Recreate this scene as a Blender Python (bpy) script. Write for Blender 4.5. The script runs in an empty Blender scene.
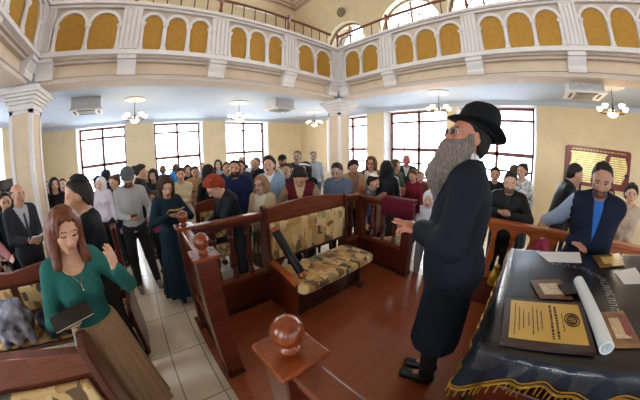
import bpy, math, random
import numpy as np
from mathutils import Vector, Matrix
random.seed(7); rng = np.random.default_rng(7)
SC = bpy.context.scene; COL = SC.collection
PI = math.pi
def rad(a): return math.radians(a)
# ------------------------------------------------------------------ materials
def lin(h):
    if isinstance(h, (tuple, list)): return tuple(h[:3])
    h = h.lstrip('#'); out = []
    for i in (0, 2, 4):
        c = int(h[i:i+2], 16) / 255
        out.append(c / 12.92 if c <= .04045 else ((c + .055) / 1.055) ** 2.4)
    return tuple(out)
_M = {}
def mat(color, rough=.6, metal=0., var=.12, scale=30., bump=0., coat=0., emit=0., sheen=0., stretch=None, spec=None):
    key = (str(color), rough, metal, var, scale, bump, coat, emit, sheen, str(stretch), spec)
    if key in _M: return _M[key]
    m = bpy.data.materials.new('surface'); m.use_nodes = True
    nt = m.node_tree; b = nt.nodes['Principled BSDF']
    c = lin(color)
    b.inputs['Roughness'].default_value = rough; b.inputs['Metallic'].default_value = metal
    b.inputs['Coat Weight'].default_value = coat
    b.inputs['Coat Roughness'].default_value = .08
    b.inputs['Sheen Weight'].default_value = sheen
    if spec is not None: b.inputs['Specular IOR Level'].default_value = spec
    tc = nt.nodes.new('ShaderNodeTexCoord'); mp = nt.nodes.new('ShaderNodeMapping')
    nt.links.new(tc.outputs['Object'], mp.inputs['Vector'])
    if stretch: mp.inputs['Scale'].default_value = stretch
    n = nt.nodes.new('ShaderNodeTexNoise'); n.inputs['Scale'].default_value = scale; n.inputs['Detail'].default_value = 4
    nt.links.new(mp.outputs['Vector'], n.inputs['Vector'])
    r = nt.nodes.new('ShaderNodeValToRGB')
    r.color_ramp.elements[0].position = .3; r.color_ramp.elements[1].position = .7
    r.color_ramp.elements[0].color = (*[max(0, x * (1 - var)) for x in c], 1)
    r.color_ramp.elements[1].color = (*[min(1, x * (1 + var)) for x in c], 1)
    nt.links.new(n.outputs['Fac'], r.inputs['Fac']); nt.links.new(r.outputs['Color'], b.inputs['Base Color'])
    if emit:
        b.inputs['Emission Color'].default_value = (*c, 1); b.inputs['Emission Strength'].default_value = emit
    if bump:
        bp = nt.nodes.new('ShaderNodeBump'); bp.inputs['Strength'].default_value = bump; bp.inputs['Distance'].default_value = .01
        nt.links.new(n.outputs['Fac'], bp.inputs['Height']); nt.links.new(bp.outputs['Normal'], b.inputs['Normal'])
    _M[key] = m
    return m
def wood(dark, light, rough=.3, coat=.35, stretch=(2, 2, 18), scale=3.):
    key = ('w', dark, light, rough, coat, stretch, scale)
    if key in _M: return _M[key]
    m = mat(dark, rough, 0, 0, scale, 0, coat, stretch=stretch, sheen=.0001 * (1 + len(_M)))
    nt = m.node_tree
    r = [n for n in nt.nodes if n.type == 'VALTORGB'][0]
    r.color_ramp.elements[0].color = (*lin(dark), 1); r.color_ramp.elements[1].color = (*lin(light), 1)
    n = [n for n in nt.nodes if n.type == 'TEX_NOISE'][0]; n.inputs['Distortion'].default_value = 1.2
    _M[key] = m
    return m
def brick(c1, c2, mortar, w, h, ms, rough, coat=0., loc=(0, 0, 0), rot=0., offset=0., bias=0.):
    m = bpy.data.materials.new('surface'); m.use_nodes = True
    nt = m.node_tree; b = nt.nodes['Principled BSDF']
    b.inputs['Roughness'].default_value = rough; b.inputs['Coat Weight'].default_value = coat; b.inputs['Coat Roughness'].default_value = .12
    tc = nt.nodes.new('ShaderNodeTexCoord'); mp = nt.nodes.new('ShaderNodeMapping')
    mp.inputs['Location'].default_value = loc; mp.inputs['Rotation'].default_value = (0, 0, rot)
    nt.links.new(tc.outputs['Object'], mp.inputs['Vector'])
    t = nt.nodes.new('ShaderNodeTexBrick'); t.offset = offset; t.squash = 1
    t.inputs['Scale'].default_value = 1; t.inputs['Brick Width'].default_value = w; t.inputs['Row Height'].default_value = h
    t.inputs['Mortar Size'].default_value = ms; t.inputs['Bias'].default_value = bias
    t.inputs['Color1'].default_value = (*lin(c1), 1); t.inputs['Color2'].default_value = (*lin(c2), 1); t.inputs['Mortar'].default_value = (*lin(mortar), 1)
    nt.links.new(mp.outputs['Vector'], t.inputs['Vector'])
    n = nt.nodes.new('ShaderNodeTexNoise'); n.inputs['Scale'].default_value = 5; n.inputs['Detail'].default_value = 6
    nt.links.new(mp.outputs['Vector'], n.inputs['Vector'])
    mx = nt.nodes.new('ShaderNodeMix'); mx.data_type = 'RGBA'; mx.blend_type = 'MULTIPLY'; mx.inputs[0].default_value = .18
    nt.links.new(t.outputs['Color'], mx.inputs[6]); nt.links.new(n.outputs['Color'], mx.inputs[7])
    hs = nt.nodes.new('ShaderNodeHueSaturation'); hs.inputs['Saturation'].default_value = 1
    nt.links.new(n.outputs['Fac'], mx.inputs[7])
    nt.links.new(mx.outputs[2], b.inputs['Base Color'])
    return m
def patch_fabric():
    m = bpy.data.materials.new('upholstery'); m.use_nodes = True
    nt = m.node_tree; b = nt.nodes['Principled BSDF']; b.inputs['Roughness'].default_value = .85; b.inputs['Sheen Weight'].default_value = .2
    tc = nt.nodes.new('ShaderNodeTexCoord'); mp = nt.nodes.new('ShaderNodeMapping'); mp.inputs['Scale'].default_value = (1.25, .8, .8)
    nt.links.new(tc.outputs['Object'], mp.inputs['Vector'])
    v = nt.nodes.new('ShaderNodeTexVoronoi'); v.distance = 'CHEBYCHEV'; v.inputs['Scale'].default_value = 11.5; v.inputs['Randomness'].default_value = .9
    n = nt.nodes.new('ShaderNodeTexNoise'); n.inputs['Scale'].default_value = 14; n.inputs['Detail'].default_value = 3
    mv = nt.nodes.new('ShaderNodeMix'); mv.data_type = 'VECTOR'; mv.inputs[0].default_value = .05
    nt.links.new(mp.outputs['Vector'], mv.inputs[4]); nt.links.new(n.outputs['Color'], mv.inputs[5]); nt.links.new(mp.outputs['Vector'], n.inputs['Vector'])
    nt.links.new(mv.outputs[1], v.inputs['Vector'])
    s = nt.nodes.new('ShaderNodeSeparateColor'); nt.links.new(v.outputs['Color'], s.inputs['Color'])
    r = nt.nodes.new('ShaderNodeValToRGB'); r.color_ramp.interpolation = 'CONSTANT'
    stops = [(0, '#b8945c'), (.18, '#6a5436'), (.28, '#cfae74'), (.52, '#94906a'), (.60, '#dcc08a'), (.80, '#4a4434'), (.87, '#b58748')]
    e = r.color_ramp.elements
    e[0].position = 0; e[0].color = (*lin(stops[0][1]), 1); e[1].position = stops[1][0]; e[1].color = (*lin(stops[1][1]), 1)
    for p, c in stops[2:]:
        q = e.new(p); q.color = (*lin(c), 1)
    nt.links.new(s.outputs['Red'], r.inputs['Fac']); nt.links.new(r.outputs['Color'], b.inputs['Base Color'])
    return m
def glass():
    m = bpy.data.materials.new('window_glass'); m.use_nodes = True
    nt = m.node_tree; nt.nodes.clear()
    o = nt.nodes.new('ShaderNodeOutputMaterial'); mx = nt.nodes.new('ShaderNodeMixShader'); t = nt.nodes.new('ShaderNodeBsdfTransparent')
    g = nt.nodes.new('ShaderNodeBsdfGlossy'); g.inputs['Roughness'].default_value = .03
    f = nt.nodes.new('ShaderNodeFresnel'); f.inputs['IOR'].default_value = 1.35
    nt.links.new(f.outputs[0], mx.inputs[0]); nt.links.new(t.outputs[0], mx.inputs[1]); nt.links.new(g.outputs[0], mx.inputs[2]); nt.links.new(mx.outputs[0], o.inputs[0])
    return m
# ------------------------------------------------------------------ mesh helpers
def fastmesh(name, V, F, mats=(), mi=None, smooth=True):
    V = np.asarray(V, np.float32); F = np.asarray(F, np.int32)
    me = bpy.data.meshes.new(name)
    me.vertices.add(len(V)); me.vertices.foreach_set('co', V.ravel())
    me.loops.add(F.size); me.loops.foreach_set('vertex_index', F.ravel())
    me.polygons.add(len(F)); me.polygons.foreach_set('loop_start', np.arange(0, F.size, F.shape[1], dtype=np.int32))
    me.polygons.foreach_set('loop_total', np.full(len(F), F.shape[1], np.int32))
    for m in mats: me.materials.append(m)
    if mi is not None: me.polygons.foreach_set('material_index', np.asarray(mi, np.int32))
    me.polygons.foreach_set('use_smooth', np.full(len(F), smooth, bool))
    me.update(calc_edges=True)
    return me
def link(name, me, parent=None, loc=(0, 0, 0), rotz=0.):
    o = bpy.data.objects.new(name, me); COL.objects.link(o)
    o.location = loc; o.rotation_euler = (0, 0, rotz)
    if parent is not None: o.parent = parent
    return o
def tag(o, label=None, cat=None, group=None, kind=None):
    if label: o['label'] = label
    if cat: o['category'] = cat
    if group: o['group'] = group
    if kind: o['kind'] = kind
    return o
def thing(name, label, cat, loc=(0, 0, 0), rotz=0., group=None):
    return tag(link(name, None, None, loc, rotz), label, cat, group)
def dup(root, loc=None, rotz=None, label=None):
    r = root.copy(); COL.objects.link(r)
    if loc is not None: r.location = loc
    if rotz is not None: r.rotation_euler = (0, 0, rotz)
    if label: r['label'] = label
    for ch in root.children:
        c = ch.copy(); COL.objects.link(c); c.parent = r
        for g in ch.children:
            d = g.copy(); COL.objects.link(d); d.parent = c
    return r
class MB:
    def __init__(s): s.v = []; s.f = []
    def add(s, vs, fs):
        b = len(s.v); s.v += [tuple(v) for v in vs]; s.f += [tuple(b + i for i in f) for f in fs]; return s
    def box(s, lo, hi, M=None):
        vs = [Vector((x, y, z)) for z in (lo[2], hi[2]) for y in (lo[1], hi[1]) for x in (lo[0], hi[0])]
        if M is not None: vs = [M @ v for v in vs]
        return s.add(vs, [(0, 2, 3, 1), (4, 5, 7, 6), (0, 1, 5, 4), (2, 6, 7, 3), (0, 4, 6, 2), (1, 3, 7, 5)])
    def cbox(s, c, d, M=None): return s.box([c[i] - d[i] / 2 for i in range(3)], [c[i] + d[i] / 2 for i in range(3)], M)
    def lathe(s, prof, c=(0, 0, 0), n=20, M=None, sx=1., sy=1.):
        k = len(prof); vs = []; fs = []
        for r, z in prof:
            for i in range(n):
                a = 2 * PI * i / n; v = Vector((c[0] + r * math.cos(a) * sx, c[1] + r * math.sin(a) * sy, c[2] + z))
                vs.append(M @ v if M is not None else v)
        for j in range(k - 1):
            for i in range(n): fs.append((j*n + i, j*n + (i+1) % n, (j+1)*n + (i+1) % n, (j+1)*n + i))
        fs.append(tuple(range(n))[::-1]); fs.append(tuple((k-1)*n + i for i in range(n)))
        return s.add(vs, fs)
    def tube(s, pts, r, n=8, close=False):
        pts = [Vector(p) for p in pts]; m = len(pts); vs = []; fs = []
        rs = r if isinstance(r, (list, tuple)) else [r] * m
        prev = None
        for i, p in enumerate(pts):
            if close: t = pts[(i+1) % m] - pts[i-1]
            else: t = pts[min(i+1, m-1)] - pts[max(i-1, 0)]
            t.normalize()
            u = prev - t * prev.dot(t) if prev is not None else t.orthogonal()
            u.normalize(); prev = u; w = t.cross(u)
            for j in range(n):
                a = 2 * PI * j / n; vs.append(p + (u * math.cos(a) + w * math.sin(a)) * rs[i])
        for i in range(m if close else m - 1):
            q = (i + 1) % m
            for j in range(n): fs.append((i*n + j, i*n + (j+1) % n, q*n + (j+1) % n, q*n + j))
        if not close: fs += [tuple(range(n))[::-1], tuple((m-1)*n + j for j in range(n))]
        return s.add(vs, fs)
    def prism(s, poly, axis, a, b, M=None):
        """2D polygon extruded along axis (0,1,2) from a to b; the polygon's two coordinates are the other axes in order."""
        def pt(p, h):
            q = list(p); q.insert(axis, h); v = Vector(q); return M @ v if M is not None else v
        n = len(poly); vs = [pt(p, a) for p in poly] + [pt(p, b) for p in poly]
        fs = [tuple(range(n))[::-1], tuple(range(n, 2*n))] + [(i, (i+1) % n, n + (i+1) % n, n + i) for i in range(n)]
        return s.add(vs, fs)
    def sphere(s, c, r, n=16, m=10):
        rr = r if isinstance(r, (tuple, list)) else (r, r, r)
        vs = [(c[0], c[1], c[2] - rr[2])]; fs = []
        for j in range(1, m):
            t = -PI/2 + PI * j / m
            for i in range(n): a = 2*PI*i/n; vs.append((c[0] + rr[0]*math.cos(t)*math.cos(a), c[1] + rr[1]*math.cos(t)*math.sin(a), c[2] + rr[2]*math.sin(t)))
        vs.append((c[0], c[1], c[2] + rr[2])); L = len(vs) - 1
        for i in range(n):
            fs.append((0, 1 + (i+1) % n, 1 + i)); fs.append((L, L - n + i, L - n + (i+1) % n))
        for j in range(m - 2):
            for i in range(n): fs.append((1+j*n+i, 1+j*n+(i+1) % n, 1+(j+1)*n+(i+1) % n, 1+(j+1)*n+i))
        return s.add(vs, fs)
    def build(s, name, m, parent=None, smooth=False, bevel=0., loc=(0, 0, 0), rotz=0.):
        me = bpy.data.meshes.new(name); me.from_pydata(s.v, [], s.f)
        for x in (m if isinstance(m, (list, tuple)) else [m]): me.materials.append(x)
        import bmesh
        bm = bmesh.new(); bm.from_mesh(me); bmesh.ops.recalc_face_normals(bm, faces=bm.faces); bm.to_mesh(me); bm.free()
        if smooth:
            for p in me.polygons: p.use_smooth = True
            me.set_sharp_from_angle(angle=rad(40))
        o = link(name, me, parent, loc, rotz)
        if bevel:
            b = o.modifiers.new('edge', 'BEVEL'); b.width = bevel; b.segments = 2; b.limit_method = 'ANGLE'
        return o
# ------------------------------------------------------------------ implicit surfaces (bodies, cloth, hair)
class Sdf:
    def __init__(s): s.p = []; s.cut = []
    def cap(s, a, b, ra, rb=None, k=.02, op='u', sq=None):
        a = np.array(a, float); b = np.array(b, float); rb = ra if rb is None else rb
        R = max(ra, rb); lo = np.minimum(a, b) - R; hi = np.maximum(a, b) + R
        d = b - a; L = max(float(d @ d), 1e-9)
        def f(X, Y, Z):
            x, y, z = X - a[0], Y - a[1], Z - a[2]
            t = np.clip((x*d[0] + y*d[1] + z*d[2]) / L, 0, 1)
            return np.sqrt((x - t*d[0])**2 + (y - t*d[1])**2 + (z - t*d[2])**2) - (ra + (rb - ra)*t)
        s.p.append((lo, hi, f, op, k)); return s
    def ell(s, c, r, R=None, k=.03, op='u'):
        c = np.array(c, float); r = np.array(r, float); R = np.eye(3) if R is None else np.array(R, float)
        e = np.sqrt(((R * r) ** 2).sum(1)); lo = c - e; hi = c + e; m = float(r.min())
        def f(X, Y, Z):
            x, y, z = X - c[0], Y - c[1], Z - c[2]
            p = [x*R[0, i] + y*R[1, i] + z*R[2, i] for i in range(3)]
            k0 = np.sqrt(sum((p[i]/r[i])**2 for i in range(3))); k1 = np.sqrt(sum((p[i]/r[i]**2)**2 for i in range(3))) + 1e-9
            return np.where(k0 < .3, -m*.7, k0*(k0 - 1)/k1)
        s.p.append((lo, hi, f, op, k)); return s
    def fn(s, lo, hi, f, op='u', k=.02):
        s.p.append((np.array(lo, float), np.array(hi, float), f, op, k)); return s
    def plane(s, p, n):
        """keep the side the normal points away from"""
        p = np.array(p, float); n = np.array(n, float); n = n/np.linalg.norm(n)
        s.cut.append(lambda X, Y, Z: (X - p[0])*n[0] + (Y - p[1])*n[1] + (Z - p[2])*n[2]); return s
    def mesh(s, res, refine=(), noise=None):
        U = [q for q in s.p if q[3] == 'u']
        lo = np.min([q[0] for q in U], 0) - 2.5*res; hi = np.max([q[1] for q in U], 0) + 2.5*res
        ax = []
        for i in range(3):
            x = lo[i]; xs = [x]
            while x < hi[i]:
                st = res
                for (a, b, fr) in refine:
                    if a[i] - fr <= x <= b[i]: st = min(st, fr)
                x += st; xs.append(x)
            ax.append(np.array(xs))
        xs, ys, zs = ax
        f = np.full((len(xs), len(ys), len(zs)), .3, np.float32)
        for (l, h, fn, op, k) in s.p:
            m = k + 3*res
            i0, i1 = np.searchsorted(xs, (l[0]-m, h[0]+m)); j0, j1 = np.searchsorted(ys, (l[1]-m, h[1]+m)); k0, k1 = np.searchsorted(zs, (l[2]-m, h[2]+m))
            if i1 <= i0 or j1 <= j0 or k1 <= k0: continue
            d = fn(xs[i0:i1, None, None], ys[None, j0:j1, None], zs[None, None, k0:k1])
            g = f[i0:i1, j0:j1, k0:k1]
            if op == 'u':
                e = np.maximum(k - np.abs(g - d), 0)/k; f[i0:i1, j0:j1, k0:k1] = np.minimum(g, d) - e*e*k*.25
            else:
                d = -d; e = np.maximum(k - np.abs(g - d), 0)/k; f[i0:i1, j0:j1, k0:k1] = np.maximum(g, d) + e*e*k*.25
        X, Y, Z = xs[:, None, None], ys[None, :, None], zs[None, None, :]
        if noise is not None: f = f + noise(X, Y, Z).astype(np.float32)
        for c in s.cut: f = np.maximum(f, c(X, Y, Z).astype(np.float32))
        f[0] = f[-1] = .3; f[:, 0] = f[:, -1] = .3; f[:, :, 0] = f[:, :, -1] = .3
        return surfnet(f, xs, ys, zs)
def surfnet(f, xs, ys, zs):
    s = f < 0
    c = [s[i:s.shape[0]-1+i, j:s.shape[1]-1+j, k:s.shape[2]-1+k] for i in (0, 1) for j in (0, 1) for k in (0, 1)]
    cnt = sum(q.astype(np.int8) for q in c)
    act = (cnt > 0) & (cnt < 8)
    I, J, K = np.nonzero(act)
    n = len(I); idx = np.full(act.shape, -1, np.int32); idx[I, J, K] = np.arange(n)
    acc = np.zeros((n, 3)); num = np.zeros(n)
    P = [xs, ys, zs]
    for axn in range(3):
        for a in (0, 1):
            for b in (0, 1):
                o0 = [0, 0, 0]; o1 = [0, 0, 0]; oth = [q for q in range(3) if q != axn]
                o0[oth[0]] = o1[oth[0]] = a; o0[oth[1]] = o1[oth[1]] = b; o1[axn] = 1
                v0 = f[I+o0[0], J+o0[1], K+o0[2]]; v1 = f[I+o1[0], J+o1[1], K+o1[2]]
                m = (v0 < 0) != (v1 < 0)
                t = np.where(m, v0/np.where(m, v0 - v1, 1), 0)
                ind = [I, J, K]
                for q in range(3):
                    p0 = P[q][ind[q]+o0[q]]; p1 = P[q][ind[q]+o1[q]]
                    acc[:, q] += np.where(m, p0 + (p1 - p0)*t, 0)
                num += m
    V = acc/np.maximum(num, 1)[:, None]
    F = []
    for axn in range(3):
        sl0 = [slice(None)]*3; sl1 = [slice(None)]*3; sl0[axn] = slice(0, -1); sl1[axn] = slice(1, None)
        A = s[tuple(sl0)]; B = s[tuple(sl1)]
        E = np.nonzero(A != B); ins = A[E]
        u, w = (axn+1) % 3, (axn+2) % 3
        ok = (E[u] > 0) & (E[w] > 0) & (E[u] < act.shape[u]) & (E[w] < act.shape[w])
        E = [e[ok] for e in E]; ins = ins[ok]
        q = []
        for du, dw in ((-1, -1), (0, -1), (0, 0), (-1, 0)):
            t = [e.copy() for e in E]; t[u] = t[u]+du; t[w] = t[w]+dw; q.append(idx[t[0], t[1], t[2]])
        Q = np.stack(q, 1); Q[~ins] = Q[~ins][:, ::-1]
        F.append(Q)
    F = np.concatenate(F); F = F[(F >= 0).all(1)]
    return V, F
# ------------------------------------------------------------------ people
def rx(a): c, s = math.cos(a), math.sin(a); return np.array([[1, 0, 0], [0, c, -s], [0, s, c]])
def ry(a): c, s = math.cos(a), math.sin(a); return np.array([[c, 0, s], [0, 1, 0], [-s, 0, c]])
def rz(a): c, s = math.cos(a), math.sin(a); return np.array([[c, -s, 0], [s, c, 0], [0, 0, 1]])
def unit(v): v = np.asarray(v, float); return v/max(np.linalg.norm(v), 1e-9)
RES = {'near': (.014, .0042, .0050, .012), 'mid': (.018, .0085, .0075, .016), 'far': (.024, .0120, .0110, .021)}
def hand(S, w, d, n, s, curl, sc=1., point=None, g=0.):
    """palm, four unequal fingers and a thumb; d fingers' direction, n the way the palm looks, s the thumb's side"""
    d = unit(d); n = unit(n - d*(n @ d)); s = unit(s - d*(s @ d) - n*(s @ n))
    off = (.029, .010, -.009, -.027); ln = (.072, .080, .074, .058)
    for i in range(4):
        kn = w + d*(.084 - .004*abs(i - 1.3))*sc + s*off[i]*sc
        S.cap(w + d*.012*sc + s*off[i]*.6*sc, kn, .0150*sc, .0125*sc, k=.012)
        c = curl if point is None or i not in point else .05
        a = c*.55; p = kn
        for q, (fr, r0, r1) in enumerate(((.46, .0098, .0088), (.31, .0088, .0080), (.23, .0080, .0068))):
            e = p + (d*math.cos(a) + n*math.sin(a) + s*(.10*(1.3 - i)*(1 - curl*.4)))*ln[i]*fr*sc
            S.cap(p, e, r0*sc, r1*sc, k=.005); p = e; a += c*.75
    a = w + d*.022*sc + s*.026*sc; b = a + unit(d*.65 + s*.75 + n*.35)*.045*sc; c = b + unit(d*.9 + s*(.35 - curl*.3) + n*(.25 + curl*.4))*.040*sc
    S.cap(a, b, .0150*sc, .0115*sc, k=.012); S.cap(b, c, .0112*sc, .0088*sc, k=.005)
class Fig: pass
def ik(S, T, l1, l2, hint):
    d = T - S; L = np.linalg.norm(d); L2 = min(max(L, .08), (l1 + l2)*.995); T = S + d/L*L2
    u = d/L; a = (l1*l1 - l2*l2 + L2*L2)/(2*L2); hgt = math.sqrt(max(l1*l1 - a*a, 0))
    h = hint - u*(hint @ u); h = unit(h)
    return S + u*a + h*hgt, T
def person(label, x, y, h=1.72, face=180., z=0., fem=False, skin='#c99a7c', hair=('short', '#2a201a'), top=('jacket', '#20222a', {}), bottom=('trousers', '#15161a'),
           lean=0., side=0., head=(0, 0, 0), L=None, R=None, Lw=None, Rw=None, sit=False, fat=1., lod='far', shirt=None, sleeve=None, hat=None, glasses=None, beard=None,
           hp=None, curl=(.5, .5), point=(None, None), shoe='#15151a', group=None, extra=None, cat='person', tie=None, lips='#9c5a50', child=False, stance=.0, elbow=None, eyes=None):
    if eyes is None and head[0] >= 12 and lod != 'near': eyes = 'down'
    rb, rh, rhand, rc = RES[lod]
    s = h/1.75
    root = thing('person', label, cat, (x, y, z), -rad(face), group)
    toW = lambda p: np.array([x, y, z]) + rz(-rad(face)) @ (np.asarray(p)*s)
    toL = lambda p: (rz(rad(face)) @ (np.asarray(p, float) - np.array([x, y, z])))/s
    f = Fig(); dz = -.45 if sit else 0.
    Rl = rx(-rad(lean)) @ ry(rad(side)); Pv = np.array([0, 0, .96 + dz])
    up = lambda p: Pv + Rl @ (np.array(p, float) + np.array([0, 0, dz]) - Pv)
    hs = 1.12 if child else 1.045
    nb = up((0, -.012, 1.47))
    Rh = Rl @ rz(-rad(head[1])) @ rx(-rad(head[0])) @ ry(rad(head[2]))
    Hc = nb + Rl @ np.array([0, .008, .042]) + Rh @ np.array([0, .022, .115])
    sw = .150 if fem else .172
    if child: sw = .14
    sho = [up((q*sw, -.012, 1.415)) for q in (-1, 1)]
    hip = [np.array([q*.088, 0, .93 + dz]) for q in (-1, 1)]
    if sit:
        knee = [np.array([q*.12, .42, .50]) for q in (-1, 1)]; ank = [np.array([q*.12, .38, .08]) for q in (-1, 1)]
    else:
        knee = [np.array([q*(.095+stance*.5), .012, .50]) for q in (-1, 1)]; ank = [np.array([q*(.10+stance), -.02, .085]) for q in (-1, 1)]
    tgt = []
    for i, (l, w_) in enumerate(((L, Lw), (R, Rw))):
        q = -1 if i == 0 else 1
        if w_ is not None: t = toL(w_)
        elif l is not None: t = np.array(l, float) + np.array([0, 0, dz])
        else: t = up((q*.245, .06, .86)); 
        tgt.append(t)
    arm = []
    for i in (0, 1):
        q = -1 if i == 0 else 1
        hint = np.array([q*.45, -.55, -.75]) if elbow is None or elbow[i] is None else np.array(elbow[i], float)
        el, wr = ik(sho[i], tgt[i], .285, .255, hint); arm.append((el, wr))
    # ---- prims
    def torso(S, g):
        b = (.158, .118) if not fem else (.165, .122)
        S.ell(up((0, -.005, .95)), (b[0]*fat + g, b[1]*fat + g, .13 + g), Rl, k=.05)
        wz = (.135, .10) if not fem else (.118, .090)
        S.ell(up((0, .012*(fat - 1)*10, 1.10)), (wz[0]*fat + g, wz[1]*fat + g, .17 + g), Rl, k=.06)
        cz = (.158, .112) if not fem else (.137, .100)
        if child: cz = (.125, .095)
        S.ell(up((0, 0, 1.29)), (cz[0]*(fat*.5 + .5) + g, cz[1]*(fat*.5 + .5) + g, .185 + g), Rl, k=.06)
        S.cap(up((-sw + .035, -.015, 1.405)), up((sw - .035, -.015, 1.405)), .058 + g, k=.05)
        for q in (-1, 1): S.cap(up((0, -.02, 1.478)), up((q*(sw - .03), -.015, 1.43)), .046 + g*.8, .047 + g, k=.04)
        if fem:
            for q in (-1, 1): S.ell(up((q*.068, .085, 1.265)), (.062 + g*.7, .055 + g*.7, .062 + g*.7), Rl, k=.035)
    def arms(S, g, end=0., only=None):
        for i in (0, 1):
            if only is not None and i != only: continue
            el, wr = arm[i]
            a = .049 if not fem else .042
            e = wr - unit(wr - el)*end
            S.cap(sho[i], el, a + g, .039 + g, k=.03); S.cap(el, e, .039 + g, (.027 if end <= 0 else .029) + g, k=.02)
    def legs(S, g, zcut=0.):
        for i in (0, 1):
            S.cap(hip[i], knee[i], .080*(fat*.6 + .4) + g, .054 + g, k=.04); S.cap(knee[i], ank[i], .053 + g, .036 + g, k=.03)
    # ---- body: one continuous skin surface
    B = Sdf(); torso(B, -.004); arms(B, -.003); legs(B, -.003)
    for i in (0, 1): B.cap(ank[i], ank[i] + np.array([0, .15, -.055]), .034, .026, k=.03)
    B.cap(nb - Rl @ np.array([0, 0, .03]), Hc + Rh @ np.array([0, -.02, -.05]), .054 if not fem else .046, .050 if not fem else .044, k=.035)
    hl = lambda p: Hc + Rh @ (np.array(p, float)*hs)
    H = lambda c, r, k=.02, op='u': B.ell(hl(c), np.array(r)*hs, Rh, k=k, op=op)
    HC = lambda a, b, ra, rb_, k=.012, op='u': B.cap(hl(a), hl(b), ra*hs, rb_*hs, k=k, op=op)
    jw = .056 if fem else .061
    H((0, -.014, .030), (.076, .095, .086)); H((0, .020, -.032), (jw, .072, .085), .03); H((0, .062, -.092), (.024, .020, .020), .03)
    for q in (-1, 1):
        H((q*(.040 if not fem else .034), .052, -.020), ((.028, .030, .026) if not fem else (.024, .028, .025)), .025)
        H((q*.032, .098, .006), (.021, .018, .013), .012, 's')
        H((q*.0315, .071, .005), (.0135, .0135, .0125), .004)
        if not (hair and hair[0] in ('long', 'bob')): H((q*.077, -.004, -.006), (.011, .022, .034), .008)
        H((q*.011, .098, -.036), (.010, .011, .009), .008)
    HC((-.042, .074, .022), (.042, .074, .022), .012, .012, .02)
    HC((0, .083, .012), (0, .110, -.028), .008, .0125, .012)
    HC((-.018, .083, -.060), (.018, .083, -.060), .0075, .0075, .008); HC((-.016, .082, -.071), (.016, .082, -.071), .0080, .0080, .008)
    ref = [(Hc - np.array([.10, .13, .15])*hs, Hc + np.array([.10, .13, .14])*hs, rh)]
    for i in (0, 1):
        el, wr = arm[i]; q = -1 if i == 0 else 1
        if hp is not None and hp[i] is not None: d, n, sd = [np.array(v, float) for v in hp[i]]
        else:
            d = unit(wr - el); hang = d[2] < -.7
            n = np.array([-q, 0, 0]) if hang else np.array([-q*.7, 0, .75]); sd = np.array([0, 1., 0]) if hang else np.array([0, .3, 1.])
            if not hang: sd = np.cross(n, d)*(1 if i == 0 else -1)
        hand(B, wr, d, n, sd, curl[i], (.90 if fem else 1.)*(.9 if child else 1.), point[i])
        if lod != 'far' : ref.append((wr - .03, wr + unit(d)*.17 + .03, rhand))
        f.__dict__['hand%d' % i] = toW(wr + unit(d)*.085)
    V, F = B.mesh(rb, ref)
    fc = V[F].mean(1); q = ((fc - Hc) @ Rh)/hs
    mi = np.zeros(len(F), np.int32); X, Y, Zh = np.abs(q[:, 0]), q[:, 1], q[:, 2]
    near_ = np.abs(q).max(1) < .135
    mi[near_ & (X < .0205 - .10*np.abs(Zh + .066)) & (Y > .080) & (Zh < -.0560) & (Zh > -.0760)] = 1
    mi[near_ & (X > .012) & (X < .048) & (Y > .060) & (np.abs(Zh - .0238 - .13*(np.minimum(X, .036) - .012) + .25*np.maximum(X - .036, 0)) < (.0026 if fem else .0036))] = 2
    eye = ((X - .0315)**2 + (Zh - (.0035 if head[0] < 10 else .001))**2*(3.2 if lod == 'near' else 2.6) < .0122**2) & (Y > .070) & (Y < .095)
    mi[eye] = 3; mi[eye & ((X - .0315)**2 + (Zh - .004)**2 < (.0075 if lod == 'near' else .0095)**2)] = 4
    hc = hair[1] if hair else '#2a201a'
    if lod == 'far': mi[mi == 3] = 4
    if eyes == 'down':
        mi[(mi == 3) | (mi == 4)] = 0; mi[near_ & (np.abs(Zh + .002 - 4*(X - .0315)**2) < .0032) & (np.abs(X - .0315) < .0135) & (Y > .066) & (Y < .097)] = 4
    if beard and beard[0] == 'short':
        mi[near_ & (((Zh < -.045) & (Y > -.01)) | ((Zh < -.0) & (Y < .03) & (Y > -.004) & (X > .045))) & (Zh > -.125) & (mi != 1)] = 5
        mi[(X < .03) & (Y > .07) & (Zh > -.056) & (Zh < -.045)] = 5
    sk = mat(skin, .5, 0, .08, 40, 0, 0)
    mats = [sk, mat(lips if fem else '#97584a', .45, 0, .05), mat(hc if not (hat and hat[0] == 'x') else '#222222', .7), mat('#cfc6bd', .3), mat('#2a1c14', .2), mat(beard[1] if beard else hc, .8, 0, .3, 200)]
    link('body', fastmesh('body', V*s, F, mats, mi), root)
    def put(name, S, m, res=None, refn=(), noise=None, mats_=None):
        V, F = S.mesh(res or rc, refn, noise)
        if len(F) == 0: return None
        return link(name, fastmesh(name, V*s, F, [m]), root)
    def headpart(name, S, m, res, noise=None, refn=()):
        V, F = S.mesh(res, refn, noise)
        V = (V*hs) @ Rh.T + Hc
        return link(name, fastmesh(name, V*s, F, [m]), root)
    def headmb(name, mb, m, smooth=True, parent=None):
        mb.v = [tuple((Hc + Rh @ (np.array(v)*hs))*s) for v in mb.v]
        return mb.build(name, m, parent or root, smooth)
    # ---- clothes
    kind, tc, o = (tuple(top) + ({},))[:3]
    g = {'sweater': .012, 'jacket': .024, 'coat': .030, 'dress': .012, 'tee': .010, 'shirt': .012}[kind]
    tm = mat(tc, o.get('rough', .85), 0, o.get('var', .15), o.get('scale', 60), .15, 0, 0, 0, None, .25)
    T = Sdf(); torso(T, g)
    if not o.get('sleeveless'): arms(T, g, .012 if lod != 'far' else .0)
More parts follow.
